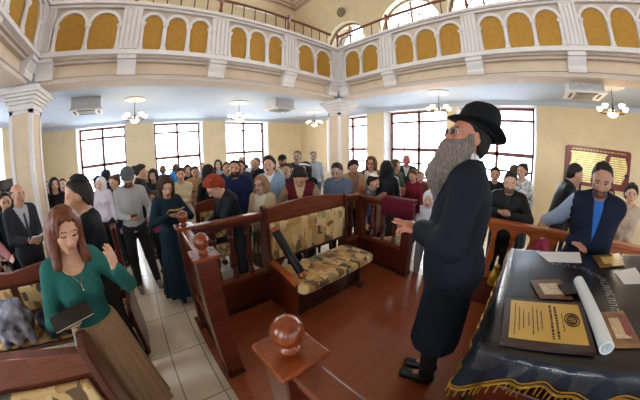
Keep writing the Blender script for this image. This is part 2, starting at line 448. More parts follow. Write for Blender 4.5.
    hem = o.get('hem', {'sweater': .90, 'jacket': .84, 'coat': .60, 'dress': .25, 'tee': .90, 'shirt': .88}[kind])
    if (kind in ('coat', 'dress') or o.get('skirt')) and not sit:
        rx0, rx1 = o.get('flare', (.155, .24)); pl = o.get('pleat', .02); npl = o.get('npl', 11); z0 = 1.04; hz = hem
        def skirt(X, Y, Z):
            t = np.clip((z0 - Z)/(z0 - hz + 1e-6), 0, 1.2); ang = np.arctan2(Y, X)
            r0 = rx0 + (rx1 - rx0)*t; r = r0*(1 + pl*t*np.sin(npl*ang + 1.3*np.sin(2*ang)))
            return (np.sqrt(X*X + (Y/.82)**2) - r)*.82
        T.fn((-rx1*1.1, -rx1, hz - .02), (rx1*1.1, rx1, z0), lambda X, Y, Z: np.maximum(np.maximum(skirt(X, Y, Z), Z - z0), hz - .02 - Z), k=.05)
    if sit and kind in ('coat', 'jacket', 'dress'):
        for i in (0, 1): T.cap(hip[i], hip[i]*.5 + knee[i]*.5, .09 + g, .08 + g, k=.05)
    nr = o.get('neck', .058 if not fem else .062)
    T.cap(nb + Rl @ np.array([0, .012, -.01]), Hc, nr, .09, op='s', k=.008)
    if o.get('scoop'): T.ell(nb + Rl @ np.array([0, .085, -.02]), (.085, .08, .075), Rl, op='s', k=.01)
    if 'v' in o:
        zb, sl = o['v'], o.get('vs', .30)
        def wedge(X, Y, Z):
            d = [X - Pv[0], Y - Pv[1], Z - Pv[2]]
            lx = d[0]*Rl[0, 0] + d[1]*Rl[1, 0] + d[2]*Rl[2, 0]; ly = d[0]*Rl[0, 1] + d[1]*Rl[1, 1] + d[2]*Rl[2, 1]; lz = d[0]*Rl[0, 2] + d[1]*Rl[1, 2] + d[2]*Rl[2, 2] + .96
            return np.maximum(np.abs(lx) - np.maximum(lz - zb, -1)*sl, .02 - ly)
        T.fn((-.3, -.4, .7 + dz), (.3, .8, 1.6), wedge, 's', .006)
    if not sit: T.plane((0, 0, hem), (0, 0, -1)) if lean < 15 or hem < .8 else T.plane(Pv + Rl @ np.array([0, 0, hem - .96]), -(Rl @ np.array([0, 0, 1.])))
    nz = None
    if o.get('fold'):
        am = o['fold']; nz = lambda X, Y, Z: am*np.sin(X*38 + 3*np.sin(Z*17 + Y*9))*np.sin(Z*33 + Y*21 + 2*np.sin(X*19))
    tname = {'tee': 't_shirt', 'shirt': 'shirt_top'}.get(kind, kind)
    put(tname, T, tm, noise=nz)
    if sleeve:
        for i in (0, 1):
            sc_ = sleeve if isinstance(sleeve, str) else sleeve[i]
            if sc_: A = Sdf(); arms(A, g + .004, .012, only=i); put('sleeve', A, mat(sc_, .85, 0, .12, 60, .15, spec=.25))
    if shirt:
        A = Sdf(); torso(A, .007); A.cap(nb + Rl @ np.array([0, .012, .0]), Hc, .050, .075, op='s', k=.006)
        A.cap(nb + Rl @ np.array([0, .0, -.02]), nb + Rl @ np.array([0, .004, .03 if lod != 'near' or not hat else .062]), .062, .058 if not hat else .064, k=.01); A.cap(nb + Rl @ np.array([0, .012, .0]), Hc, .052, .06, op='s', k=.004)
        A.plane((0, 0, .9 + dz), (0, 0, -1)); put('shirt', A, mat(shirt, .8, 0, .05))
    if tie:
        A = Sdf(); A.cap(up((0, .112, 1.40)), up((0, .136, 1.10)), .014, .030, k=.01); put('tie', A, mat(tie, .6), .008)
    if bottom and not (kind == 'dress' and hem < .4):
        bk, bc = bottom[:2]; bo = bottom[2] if len(bottom) > 2 else {}
        if bk == 'trousers':
            A = Sdf(); A.ell(np.array([0, -.005, .95 + dz]), (.160*fat + .012, .12*fat + .012, .13), k=.05); legs(A, .016)
            A.plane((0, 0, 1.03 + dz), (0, 0, 1)); A.plane((0, 0, .065), (0, 0, -1)); put('trousers', A, mat(bc, .85, 0, .12, 70, .1))
        else:
            hz = bo.get('hem', .35); r1 = bo.get('r', .24); pl = bo.get('pleat', .05); npl = bo.get('npl', 15); cx, cy = bo.get('lean', (0, 0))
            def sk2(X, Y, Z):
                t = np.clip((1.06 - Z)/(1.06 - hz), 0, 1.1); Xc = X - cx*t; Yc = Y - cy*t; ang = np.arctan2(Yc, Xc)
                r = .150 + (r1 - .150)*np.sqrt(t); r = r*(1 + pl*np.minimum(t*2, 1)*np.sin(npl*ang + np.sin(3*ang)))
                return (np.sqrt(Xc*Xc + (Yc/.85)**2) - r)*.8
            A = Sdf(); A.fn((-r1*1.2 - abs(cx), -r1*1.2 - abs(cy), hz), (r1*1.2 + abs(cx), r1*1.2 + abs(cy), 1.07), lambda X, Y, Z: np.maximum(np.maximum(sk2(X, Y, Z), Z - 1.06), hz - Z))
            put('skirt', A, mat(bc, .8, 0, .12, 60, .1), .010 if lod == 'near' else None)
    for i in (0, 1):
        A = Sdf(); a = ank[i]; A.cap(a + np.array([0, -.03, -.035]), a + np.array([0, .15, -.05]), .046, .040, k=.02); A.cap(a + np.array([0, .0, .0]), a + np.array([0, .02, -.03]), .045, k=.03)
        A.plane((0, 0, .002), (0, 0, -1)); A.plane(a + np.array([0, 0, .03]), (0, 0, 1)); put('shoe', A, mat(shoe, .4), min(rc, .014))
    # ---- hair
    hres = {'near': .006, 'mid': .009, 'far': .0125}[lod]
    if hair:
        st, hcol = hair[0], hair[1]; ho = hair[2] if len(hair) > 2 else {}
        t = {'short': .010, 'bald': .006, 'long': .020, 'thick': .018, 'curly': .024, 'bob': .024, 'bun': .014, 'ponytail': .014, 'crop': .006, 'tall': .020}[st]
        A = Sdf(); A.ell((0, -.014, .030), (.076 + t, .095 + t, .086 + t))
        A.ell((0, -.035, -.02), (.068 + t, .07 + t, .08), k=.03)
        if st == 'tall': A.ell((.0, .03, .10), (.06, .065, .045), k=.03)
        if st in ('thick', 'curly'): A.ell((0, .0, .085), (.072, .082, .048), k=.03)
        if st == 'long':
            ln = ho.get('len', .30); fr = ho.get('front', .02)
            A.cap((0, -.075, .0), (0, -.085 - ln*.05, -ln), .062, .055, k=.05)
            for q in (-1, 1):
                A.cap((q*.078, -.02, .02), (q*.088, fr, -ln*.62), .026, .030, k=.03); A.cap((q*.062, -.06, .0), (q*.085, -.05, -ln*.9), .045, .035, k=.04)
        if st == 'bob':
            for q in (-1, 1): A.cap((q*.076, -.02, .02), (q*.078, .0, -.10), .028, .032, k=.03)
            A.cap((0, -.07, .0), (0, -.075, -.10), .065, .055, k=.04)
        if st == 'bun': A.ell((0, -.10, .085), (.045, .045, .045), k=.02)
        if st == 'ponytail': A.cap((0, -.11, .06), (0, -.15, .05), .028, k=.02); A.cap((0, -.15, .05), (0, -.155, -.16), .034, .018, k=.02)
        sl = ho.get('slope', .62 if not fem else .85); off = ho.get('off', .006 if not fem else .004)
        fw = .050 if fem else .060
        def facecut(X, Y, Z):
            d = off + sl*Z - Y - .25*np.maximum(np.abs(X) - .045, 0) + .006*np.sin(X*190 + 1)*np.sin(Z*150)
            return np.maximum(d, np.abs(X) - fw) if st in ('long', 'bob') else d
        # the face, carved out of the hair
        A.p.append((np.array([-.2, -.2, -.5]), np.array([.2, .3, .3]), facecut, 's', .012))
        if st not in ('long',): A.plane((0, 0, -.085 if st != 'bob' else -.135), (0, 0, -1))
        if st == 'bald': A.plane((0, 0, .045), (0, 0, 1))
        amp = {'curly': .012, 'thick': .005, 'tall': .005, 'long': .0035, 'bob': .0035}.get(st, .0045); fq = {'curly': 95, 'long': 85, 'bob': 85}.get(st, 75)
        nzh = lambda X, Y, Z: amp*np.sin(X*fq + 2*np.sin(Z*(40 if st == 'curly' else 16)) + 1.2*np.sin(Y*60))*np.sin(Y*fq + 1.7*np.sin(X*50) + 2*np.sin(Z*14))*(np.sin(Z*fq) if st == 'curly' else 1.)
        headpart('hair', A, mat(hcol, ho.get('rough', .7), 0, .5, 40, .5, stretch=(3, 3, .6), spec=.3), hres, nzh)
    if beard and beard[0] in ('long', 'full'):
        A = Sdf()
        if beard[0] == 'full':
            A.ell((0, .022, -.062), (.066, .078, .070)); A.ell((0, .075, -.105), (.035, .025, .035), k=.03)
        else:
            A.ell((0, .026, -.062), (.072, .084, .072)); A.cap((0, .085, -.10), (0, .105, -.21), .058, .055, k=.05); A.cap((0, .105, -.21), (.0, .085, -.315), .056, .020, k=.05)
            for q in (-1, 1): A.cap((q*.060, .02, -.02), (q*.055, .075, -.16), .030, .036, k=.04); A.cap((q*.018, .098, -.050), (q*.048, .090, -.10), .013, .016, k=.02)
            A.ell((0, .088, -.066), (.017, .02, .006), op='s', k=.006)
        A.p.append((np.array([-.2, -.2, -.5]), np.array([.2, .3, .3]), lambda X, Y, Z: -np.maximum(Z + .034 - np.maximum(np.abs(X) - .038, 0)*2.2, -(Y - .004)), 's', .01))
        bl = beard[0] == 'long'
        nzb = (lambda X, Y, Z: .0045*np.sin(X*170 + 4*np.sin(Z*42 + X*30))*np.sin(Y*120 + 3*np.sin(Z*36))) if bl else (lambda X, Y, Z: .0012*np.sin(X*200)*np.sin(Z*160))
        bm_ = mat(beard[1], .75, 0, .6, 60, .6, stretch=(3.2, 3.2, .45)) if bl else mat(beard[1], .8, 0, .3, 120, .2)
        headpart('beard', A, bm_, .0055 if lod == 'near' else hres, nzb)
    # ---- head wear and glasses
    if hat:
        hk, hcl = hat[0], hat[1]; hm = mat(hcl, .8, 0, .1, 80, .1, spec=.25)
        if hk == 'kippah':
            A = MB(); prof = [(.0005, .006), (.03, .004), (.055, -.010), (.074, -.034), (.072, -.036), (.052, -.013), (.03, .001), (.0005, .003)]
            tl = rx(rad(hat[2] if len(hat) > 2 else 24)); pr = []
            A.lathe(prof, n=20)
            A.v = [tuple(np.array([0, -.014, .030]) + tl @ (np.array(v) + np.array([0, 0, .108]))*1.04) for v in A.v]
            headmb('kippah', A, hm)
        elif hk == 'cap':
            A = Sdf(); A.ell((0, -.014, .034), (.096, .114, .100)); A.plane((0, 0, .034), (0, -.12, -1)); headpart('cap', A, hm, hres)
            A = Sdf(); A.fn((-.09, .05, .0), (.09, .20, .07), lambda X, Y, Z: np.maximum(np.sqrt((X/.080)**2 + ((Y - .085)/.095)**2)*.08 - .08, np.maximum(np.abs(Z - (.046 - (Y - .08)*.28 - X*X*3)) - .006, .05 - Y))); headpart('visor', A, hm, .006)
        elif hk == 'fedora':
            _Rh, _Hc = Rh, Hc; Rh = Rh @ rx(rad(hat[2] if len(hat) > 2 else 0)); Hc = Hc + Rh @ np.array([0, -.016, .030])
            A = Sdf()
            def crown(X, Y, Z):
                t = np.clip((Z - .02)/.145, 0, 1); a = .096 - .020*t*t; b = .116 - .026*t*t
                e = (np.sqrt((X/a)**2 + ((Y + .012)/b)**2) - 1)*.09
                topz = .170 - .022*np.exp(-(X/.022)**2) - .012*np.clip((Y + .01)/.1, -.5, 1) - .010*np.exp(-((np.abs(X) - .06)/.03)**2)*np.clip(Y/.06, 0, 1)
                u = Z - topz; k_ = np.maximum(.035 - np.abs(e - u), 0)/.035; return np.maximum(np.maximum(e, u) + k_*k_*.035*.25, .016 - Z)
            A.fn((-.1, -.135, .01), (.1, .11, .18), crown); headpart('hat_crown', A, hm, .006)
            A = Sdf(); A.fn((-.17, -.20, -.02), (.17, .18, .08), lambda X, Y, Z: np.maximum((np.sqrt((X/.140)**2 + ((Y + .012)/.162)**2) - 1)*.140, np.maximum(np.abs(Z - (.028 + 1.5*X*X - .14*np.clip(Y - .06, 0, 1) + .35*np.clip(-Y - .12, 0, 1))) - .0055, -((np.sqrt((X/.080)**2 + ((Y + .012)/.098)**2) - 1)*.08)))); headpart('hat_brim', A, hm, .005)
            A = MB(); A.lathe([(.0945, .026), (.0955, .028), (.0945, .056), (.0935, .056), (.0935, .026)], n=36, sy=1.2); A.v = [(v[0], v[1] - .012, v[2]) for v in A.v]; headmb('hat_band', A, mat('#050506', .3)); Rh, Hc = _Rh, _Hc
        elif hk in ('hood', 'beanie', 'scarf'):
            A = Sdf(); A.ell((0, -.016, .025), (.100, .118, .112))
            if hk != 'beanie': A.ell((0, -.03, -.07), (.098, .10, .10), k=.04)
            fx = .060 if hk == 'hood' else .062
            A.p.append((np.array([-.2, -.2, -.5]), np.array([.2, .3, .3]), lambda X, Y, Z: np.maximum(-(Y - .035), np.sqrt((X/fx)**2 + ((Z + .015)/.088)**2)*.07 - .07), 's', .012))
            if hk == 'beanie': A.plane((0, 0, .025), (0, .25, -1))
            headpart(hk if hk != 'scarf' else 'head_scarf', A, hm, hres)
        elif hk == 'headband':
            A = MB(); A.lathe([(.088, -.012), (.096, -.012), (.098, .012), (.088, .012)], n=28, sy=1.2)
            tl = rx(rad(26)); A.v = [tuple(np.array([0, -.012, .062]) + tl @ np.array(v)) for v in A.v]; headmb('headband', A, hm)
    if glasses:
        A = MB()
        for q in (-1, 1):
            A.tube([(q*.034 + .024*math.cos(a), .107 - .006*abs(math.cos(a)), .000 + .018*math.sin(a)) for a in np.linspace(0, 2*PI, 20, endpoint=False)], .0020, 6, True)
            A.tube([(q*.058, .101, .008), (q*.079, .060, .010), (q*.084, .0, .006), (q*.083, -.02, -.010)], .0019, 6)
        A.tube([(-.011, .108, .004), (0, .112, .008), (.011, .108, .004)], .0018, 6)
        gl = headmb('glasses', A, mat(glasses, .3, .6))
        for q in (-1, 1):
            A = MB(); A.lathe([(.0005, 0), (.0225, 0), (.0225, .0012), (.0005, .0012)], n=18); A.v = [(v[0] + q*.034, .1055 - v[2], v[1]*.78) for v in A.v]; headmb('lens', A, LENS, True, gl)
    f.root, f.toW, f.Hc, f.put, f.up, f.arm, f.s, f.headmb, f.toL = root, toW, Hc, put, up, arm, s, headmb, toL
    return f
# ------------------------------------------------------------------ the setting
CREAM = mat('#d3bf9b', .85, 0, .05, 3); WHITE = mat('#d4cdc8', .6, 0, .04, 4); CEIL = mat('#adb8c7', .8, 0, .03, 2)
BEIGE = mat('#cdb69a', .8, 0, .06, 5); OCHRE = mat('#a87a28', .75, 0, .10, 14); PUTTY = mat('#c2b1a2', .8, 0, .05, 6)
REDWOOD = wood('#38110a', '#642612'); DARKWOOD = wood('#210b07', '#3c160c'); FRAME = wood('#5a261a', '#7c3a26', .45, .1)
RAILWOOD = wood('#57210f', '#823f1f', .35, .3); ORANGEWOOD = wood('#8f3f16', '#b8622a', .32, .4); BALLWOOD = wood('#6a280f', '#8f451b', .25, .3, (4, 4, 9))
PATCH = patch_fabric(); GLASS = glass(); GOLD = mat('#c9a13c', .35, .7, .2, 60); BRASS = mat('#6e5a2e', .3, .9, .1)
FLOOR = brick('#fff3df', '#f8ead4', '#bfb09a', .33, .66, .008, .22, .3, (-.11, -.01, 0))
PLANK = brick('#98502f', '#8f492b', '#783c22', 1.3, .13, .0016, .24, .3, (0, 0, 0), 0, .5)
WX0, WX1, WY0, WY1, HC = -4.2, 7.0, -9.0, 9.2, 3.32
TOPZ = 8.6
MB().box((WX0 - .7, WY0 - .7, -.2), (WX1 + .7, WY1 + .7, 0)).build('floor', FLOOR)['kind'] = 'structure'
W_A = [(-2.53, -.67), (.32, 2.24), (3.15, 5.16)]        # front wall windows, x
W_B = [(5.2, 7.4), (2.2, 4.5), (-.38, 1.92)]         # right wall windows, y
W_L = [(5.2, 7.2), (1.2, 3.2), (-2.2, -.2), (-5.6, -3.6)]  # left wall windows, y; out of view, added to let daylight in
SILL, HEAD = .95, 3.26; USILL, UHEAD = 5.3, 7.45
def wall(name, horiz, at, lo, hi, wins, out, th=.62):
    m = MB()
    def bx(a, b, z0, z1):
        p, q = (at, at + out*th) if out > 0 else (at + out*th, at)
        if horiz: m.box((a, p, z0), (b, q, z1))
        else: m.box((p, a, z0), (q, b, z1))
    ed = sorted(wins); cur = lo
    for a, b in ed:
        bx(cur, a, 0, TOPZ); bx(a, b, 0, SILL); bx(a, b, HEAD, USILL); bx(a, b, UHEAD, TOPZ)
        # round head of the upper window
        r = (b - a)/2; c = (a + b)/2; zs = UHEAD - r
        arc = [(c + r*math.cos(t), zs + r*math.sin(t)) for t in np.linspace(0, PI/2, 9)]
        for sg in (1, -1):
            poly = [(c + sg*(px - c), pz) for px, pz in arc] + [(c + sg*r, UHEAD)]
            p, q = (at, at + out*th) if out > 0 else (at + out*th, at)
            if horiz: m.prism(poly, 1, p, q)
            else: m.prism(poly, 0, p, q)
        cur = b
    bx(cur, hi, 0, TOPZ)
    o = m.build(name, CREAM); o['kind'] = 'structure'; return o
wall('wall_front', True, WY1, WX0 - .62, WX1 + .62, W_A, 1)
wall('wall_right', False, WX1, WY0 - .4, WY1 + .4, W_B + [(-3.9 - 2.0, -3.9)], 1)
wall('wall_left', False, WX0, WY0 - .4, WY1 + .4, W_L, -1)
W_K = [(-3.4, -1.4), (.4, 2.4), (4.2, 6.2)]  # unseen windows behind the camera, added so daylight reaches the floor
wall('wall_back', True, WY0, WX0 - .4, WX1 + .4, W_K, -1)
WN = [0]; ARCHFRAME = wood('#6e5646', '#8a7060', .5, .1)
def window(horiz, at, a, b, z0, z1, out, arch=False, vis=True):
    """wooden casement set deep in the wall; white lining round it"""
    WN[0] += 1; root = link('window_%d' % WN[0], None); root['kind'] = 'structure'
    def T(u, d, z): return (u, at + out*d, z) if horiz else (at + out*d, u, z)
    def bx(m, u0, u1, d0, d1, zz0, zz1):
        p, q = T(u0, d0, zz0), T(u1, d1, zz1); m.box([min(p[i], q[i]) for i in range(3)], [max(p[i], q[i]) for i in range(3)])
    m = MB(); w = .035
    if not arch:
        for u0, u1, zz0, zz1 in ((a, a + w, z0, z1), (b - w, b, z0, z1), (a, b, z1 - w, z1)): bx(m, u0, u1, -.01, .50, zz0, zz1)
        m.build('lining', WHITE, root)
        m = MB(); bx(m, a - .04, b + .04, -.10, .50, z0 - .05, z0 + .012); m.build('sill', WHITE, root)
    m = MB(); f = .065; d0, d1 = .44, .52; i0, i1 = a + .05, b - .05; zt = z1 - .04
    if arch:
        r = (b - a)/2 - .02; c = (a + b)/2; zs = z1 - r - .02
        ring = [T(c + r*math.cos(t), .28, zs + r*math.sin(t)) for t in np.linspace(0, PI, 25)]
        m.tube([T(c + r, .28, z0)] + ring + [T(c - r, .28, z0)], .05, 6); bx(m, a, b, d0, d1, zs - .04, zs + .04); bx(m, c - .04, c + .04, d0, d1, z0, z1); bx(m, a, b, d0, d1, z0, z0 + .08)
        m.tube([T(c + r*.5*math.cos(t), .28, zs + r*.5*math.sin(t)) for t in np.linspace(0, PI, 15)], .03, 6)
    else:
        for u0, u1, zz0, zz1 in ((i0, i0 + f, z0, zt), (i1 - f, i1, z0, zt), (i0, i1, z0, z0 + f), (i0, i1, zt - f, zt), ((a+b)/2 - .045, (a+b)/2 + .045, z0, zt),
                                 (i0, i1, 2.83, 2.90), (i0, i1, 1.86, 1.97), (i0, i1, 1.42, 1.48)): bx(m, u0, u1, d0, d1, zz0, zz1)
    m.build('frame', ARCHFRAME if arch else FRAME, root)
    if not arch:
        m = MB(); q = (b - a)/4
        for u in (a + q, b - q): bx(m, u - .012, u + .012, d0 + .02, d1 - .02, z0, 2.84)
        bx(m, i0, i1, d0 + .02, d1 - .02, 2.38, 2.405); m.build('glazing_bar', mat('#a9a8ad', .5), root)
    m = MB(); p = [T(i0, .48, z0), T(i1, .48, z0), T(i1, .48, zt), T(i0, .48, zt)]; m.add(p, [(0, 1, 2, 3)]); m.build('pane', GLASS, root)
    # daylight guide for the renderer: a portal in the opening
    L = bpy.data.lights.new('daylight', 'AREA'); L.shape = 'RECTANGLE'; L.size = b - a; L.size_y = z1 - z0; L.cycles.is_portal = True
    o = bpy.data.objects.new('daylight', L); COL.objects.link(o); o.location = T((a+b)/2, .60, (z0+z1)/2)
    d = Vector((0, -out, 0)) if horiz else Vector((-out, 0, 0)); o.rotation_euler = d.to_track_quat('-Z', 'Y').to_euler()
for a, b in W_A: window(True, WY1, a, b, SILL, HEAD, 1)
for a, b in W_B + [(-5.9, -3.9)]: window(False, WX1, a, b, SILL, HEAD, 1)
for a, b in W_L: window(False, WX0, a, b, SILL, HEAD, -1)
for a, b in W_A: window(True, WY1, a, b, USILL, UHEAD, 1, True)
for a, b in W_B + [(-5.9, -3.9)]: window(False, WX1, a, b, USILL, UHEAD, 1, True)
for a, b in W_L: window(False, WX0, a, b, USILL, UHEAD, -1, True)
for a, b in W_K:
    window(True, WY0, a, b, SILL, HEAD, -1); window(True, WY0, a, b, USILL, UHEAD, -1, True)
# ceiling under the gallery (a ring), the gallery floor above it, cornice strips
GX0, GX1, GY0, GY1 = -2.02, 4.53, -4.6, 4.30          # fascia planes round the open middle
m = MB()
m.box((WX0, GY1 + .35, HC), (WX1, WY1, HC + .28)); m.box((WX0, WY0, HC), (WX1, GY0 - .35, HC + .28)); m.box((WX0, GY0 - .35, HC), (GX0 - .35, GY1 + .35, HC + .28)); m.box((GX1 + .35, GY0 - .35, HC), (WX1, GY1 + .35, HC + .28))
m.build('ceiling', CEIL)['kind'] = 'structure'
def cornice(name, pts, prof):
    m = MB(); n = len(prof)
    for (x0, y0), (x1, y1), (nx, ny) in pts:
        vs = [(x + nx*o, y + ny*o, z) for x, y in ((x0, y0), (x1, y1)) for o, z in prof]
        m.add(vs, [(i, (i+1) % n, n + (i+1) % n, n + i) for i in range(n)] + [tuple(range(n)), tuple(range(n, 2*n))])
    o = m.build(name, CEIL); o['kind'] = 'structure'
pr = [(0, HC - .10), (.02, HC - .10), (.05, HC - .07), (.09, HC - .03), (.13, HC), (0, HC)]
cornice('trim_1', [((WX0, WY1), (WX1, WY1), (0, -1)), ((WX1, WY1), (WX1, WY0), (-1, 0)), ((WX0, WY0), (WX0, WY1), (1, 0))], pr)
# upper ceiling: flat panel with moulded border, coves down to the walls
PX0, PX1, PY1, PY0, PZ = -3.1, 5.93, 8.2, -8.0, 8.56
m = MB(); m.box((PX0 - .1, PY0 - .1, PZ + .06), (PX1 + .1, PY1 + .1, PZ + .3)); m.build('ceiling_upper', BEIGE)['kind'] = 'structure'
m = MB(); cz0 = 7.75
for (a0, a1, b0, b1) in (((WX0, WY1), (WX1, WY1), (PX0, PY1), (PX1, PY1)), ((WX1, WY1), (WX1, WY0), (PX1, PY1), (PX1, PY0)), ((WX0, WY0), (WX0, WY1), (PX0, PY0), (PX0, PY1)), ((WX0, WY0), (WX1, WY0), (PX0, PY0), (PX1, PY0))):
    N = 8; vs = []
    for i in range(N + 1):
        t = i/N; u = 1 - math.cos(t*PI/2); w = math.sin(t*PI/2)
        for A_, B_ in ((a0, b0), (a1, b1)): vs.append((A_[0] + (B_[0] - A_[0])*u, A_[1] + (B_[1] - A_[1])*u, cz0 + (PZ + .06 - cz0)*w))
    m.add(vs, [(2*i, 2*i + 1, 2*i + 3, 2*i + 2) for i in range(N)])
m.build('ceiling_cove', CREAM, None, True)['kind'] = 'structure'
m = MB()
for k, (o, zz, ww) in enumerate(((.0, PZ + .02, .10), (.28, PZ + .03, .06), (.55, PZ + .03, .05))):
    x0, x1, y0, y1 = PX0 + o, PX1 - o, PY0 + o, PY1 - o
    m.box((x0, y1 - ww, zz - .05), (x1, y1, zz + .05)); m.box((x0, y0, zz - .05), (x1, y0 + ww, zz + .05)); m.box((x0, y0, zz - .05), (x0 + ww, y1, zz + .05)); m.box((x1 - ww, y0, zz - .05), (x1, y1, zz + .05))
m.build('trim_2', mat('#a98c78', .8))['kind'] = 'structure'
m = MB(); m.lathe([(.0, .0), (.22, .0), (.22, .03), (.18, .05), (.15, .03), (.09, .06), (0, .07)], n=20)
M_ = Matrix.Translation((WX1 - .10, 6.25, 7.92)) @ Matrix.Rotation(-PI/2 - .25, 4, 'Y'); m.v = [tuple(M_ @ Vector(v)) for v in m.v]
tag(m.build('rosette', mat('#7c6a50', .8, 0, .3, 20), None, True), 'round grey brown relief rosette above the arched upper windows by the corner', 'rosette')
# ------------------------------------------------------------------ gallery front
def gallery(ax, at, n, u0, u1, bays, cat_pil, name):
    """ax 0: runs along x at y = at; 1: along y at x = at. n = sign of the way the face looks. bays: (start, end, arches); pilasters: (start, end)"""
    root = link(name, None); root['kind'] = 'structure'
    def P(u, v, z): return (u, at + n*v, z) if ax == 0 else (at + n*v, u, z)
    def bx(m, a, b, v0, v1, z0, z1):
        p, q = P(a, v0, z0), P(b, v1, z1); m.box([min(p[i], q[i]) for i in range(3)], [max(p[i], q[i]) for i in range(3)])
    def prism(m, poly, v0, v1):
        m.prism(poly, 1 if ax == 0 else 0, at + n*v0, at + n*v1)
    m = MB(); bx(m, u0, u1, -.55, -.07, 3.56, 4.50); m.build('parapet_board', PUTTY, root)
    m = MB(); bx(m, u0, u1, -.55, -.20, 3.22, 3.60); m.build('fascia', BEIGE, root)
    m = MB(); bx(m, u0, u1, -.58, -.165, 3.21, 3.27); bx(m, u0, u1, -.21, -.175, 3.30, 3.33); bx(m, u0, u1, -.30, -.11, 3.50, 3.545); bx(m, u0, u1, -.30, -.05, 3.545, 3.58); m.build('beam_moulding', PUTTY, root)
    m = MB(); bx(m, u0, u1, -.5, .045, 3.575, 3.62); bx(m, u0, u1, -.1, .02, 3.62, 3.665); m.build('base_moulding', WHITE, root)
    m = MB(); bx(m, u0, u1, -.6, .05, 4.50, 4.565); bx(m, u0, u1, -.5, .00, 4.455, 4.50); m.build('top_cornice', WHITE, root, bevel=.01)
    for (a, b, k) in bays:
        w = (b - a)/k
        for i in range(k):
            c = a + w*(i + .5); r = w/2 - .045; zs = 4.35 - r
            pts = [(c + r*math.cos(t), zs + r*math.sin(t)) for t in np.linspace(0, PI, 17)]
            m = MB(); prism(m, [(c + r, 3.665)] + pts + [(c - r, 3.665)], -.072, -.055); m.build('arched_panel', OCHRE, root)
            m = MB(); ro = r + .055
            out = [(c + ro*math.cos(t), zs + ro*math.sin(t)) for t in np.linspace(0, PI, 17)]
            prism(m, out + pts[::-1], -.07, -.012); m.build('archivolt', WHITE, root)
        for i in range(k + 1):
            c = a + w*i; c += .03 if i == 0 else (-.03 if i == k else 0)
            r = w/2 - .045; zs = 4.35 - r; m = MB(); q = P(c, -.025, 0)
            m.lathe([(.058, 3.665), (.058, 3.70), (.042, 3.72), (.048, 3.75), (.037, 3.77), (.032, zs - .07), (.042, zs - .06), (.035, zs - .045), (.056, zs - .02), (.06, zs + .01)], (q[0], q[1], 0), 12); m.build('colonnette', WHITE, root, True)
    for (a, b) in cat_pil:
        m = MB(); bx(m, a, b, -.1, -.012, 3.62, 4.50); k = 4; w = (b - a)/k
        for i in range(k): bx(m, a + w*(i + .18), a + w*(i + .82), -.02, .012, 3.68, 4.44)
        m.build('pilaster', WHITE, root)
        m = MB(); c = (a + b)/2; hw = .155
        prof = [(-.2, 3.27), (-.12, 3.27), (-.10, 3.32), (-.105, 3.37), (-.05, 3.45), (-.03, 3.50), (.01, 3.51), (.01, 3.575), (-.2, 3.575)]
        for s0, s1, pp in ((c - hw, c + hw, prof),):
            if ax == 0: m.prism([(at + n*v, z) for v, z in pp], 0, s0, s1)
            else: m.prism([(at + n*v, z) for v, z in pp], 1, s0, s1)
        m.build('corbel', WHITE, root)
    return root
bayA = [(-1.64, -.50, 2), (-.17, 1.10, 3), (1.43, 2.71, 3), (3.03, 4.14, 2)]; pilA = [(-1.82, -1.66), (-.50, -.17), (1.10, 1.43), (2.71, 3.03), (4.15, 4.325)]
gallery(0, 4.10, -1, -1.82, 4.33, bayA, pilA, 'trim_3')
bayB = [(2.82, 3.92, 2), (.95, 2.48, 3), (-.84, .66, 3), (-2.66, -1.13, 3), (-4.2, -2.98, 2)]; pilB = [(3.93, 4.10), (2.48, 2.82), (.66, .95), (-1.13, -.84), (-2.98, -2.66)]
gallery(1, 4.325, -1, -4.4, 4.10, bayB, pilB, 'trim_4')
gallery(1, -1.82, 1, -4.4, 4.10, [(2.84, 3.94, 2), (.98, 2.50, 3), (-.82, .66, 3), (-2.66, -1.13, 3), (-4.2, -2.98, 2)], [(3.95, 4.10), (2.50, 2.84), (.66, .98), (-1.13, -.82), (-2.98, -2.66)], 'trim_5')
gallery(0, -4.40, 1, -1.82, 4.33, bayA, pilA, 'trim_6')
def railing(ax, at, n, u0, u1, posts, label):
    root = thing('gallery_railing', label, 'railing', (at if ax else (u0+u1)/2, (u0+u1)/2 if ax else at, 4.565))
    ox, oy = root.location[0], root.location[1]
    def P(u, z): return (u - ox, -n*.12, z) if ax == 0 else (-n*.12, u - oy, z)
    for z, r in ((.42, .034), (.05, .02)):
        m = MB(); m.tube([P(u0, z), P(u1, z)], r, 8); m.build('top_rail' if z > .2 else 'bottom_rail', RAILWOOD, root)
    for u in posts:
        m = MB(); q = P(u, 0); m.lathe([(.05, 0), (.05, .06), (.03, .09), (.04, .16), (.028, .22), (.036, .36), (.055, .40), (.055, .45), (.03, .47), (.045, .50), (.0, .53)], (q[0], q[1], 0), 10); m.build('post', RAILWOOD, root, True)
    N = int((u1 - u0)/.25)
    for i in range(N):
        u = u0 + (i + .5)*(u1 - u0)/N
        if min(abs(u - p) for p in posts) < .07: continue
        m = MB(); m.tube([P(u, .03), P(u, .42)], .012, 6); m.build('baluster', mat('#4a2f22', .4, .3), root)
railing(0, 4.10, -1, -1.70, 4.20, [-1.66, -.34, 1.27, 2.87], 'dark wooden railing along the gallery side above the crowd, starting at the pillar')
railing(1, 4.325, -1, -4.3, 4.20, [4.20, 2.65, .80, -.98, -2.8], 'dark wooden railing along the gallery side in front of the arched upper windows')
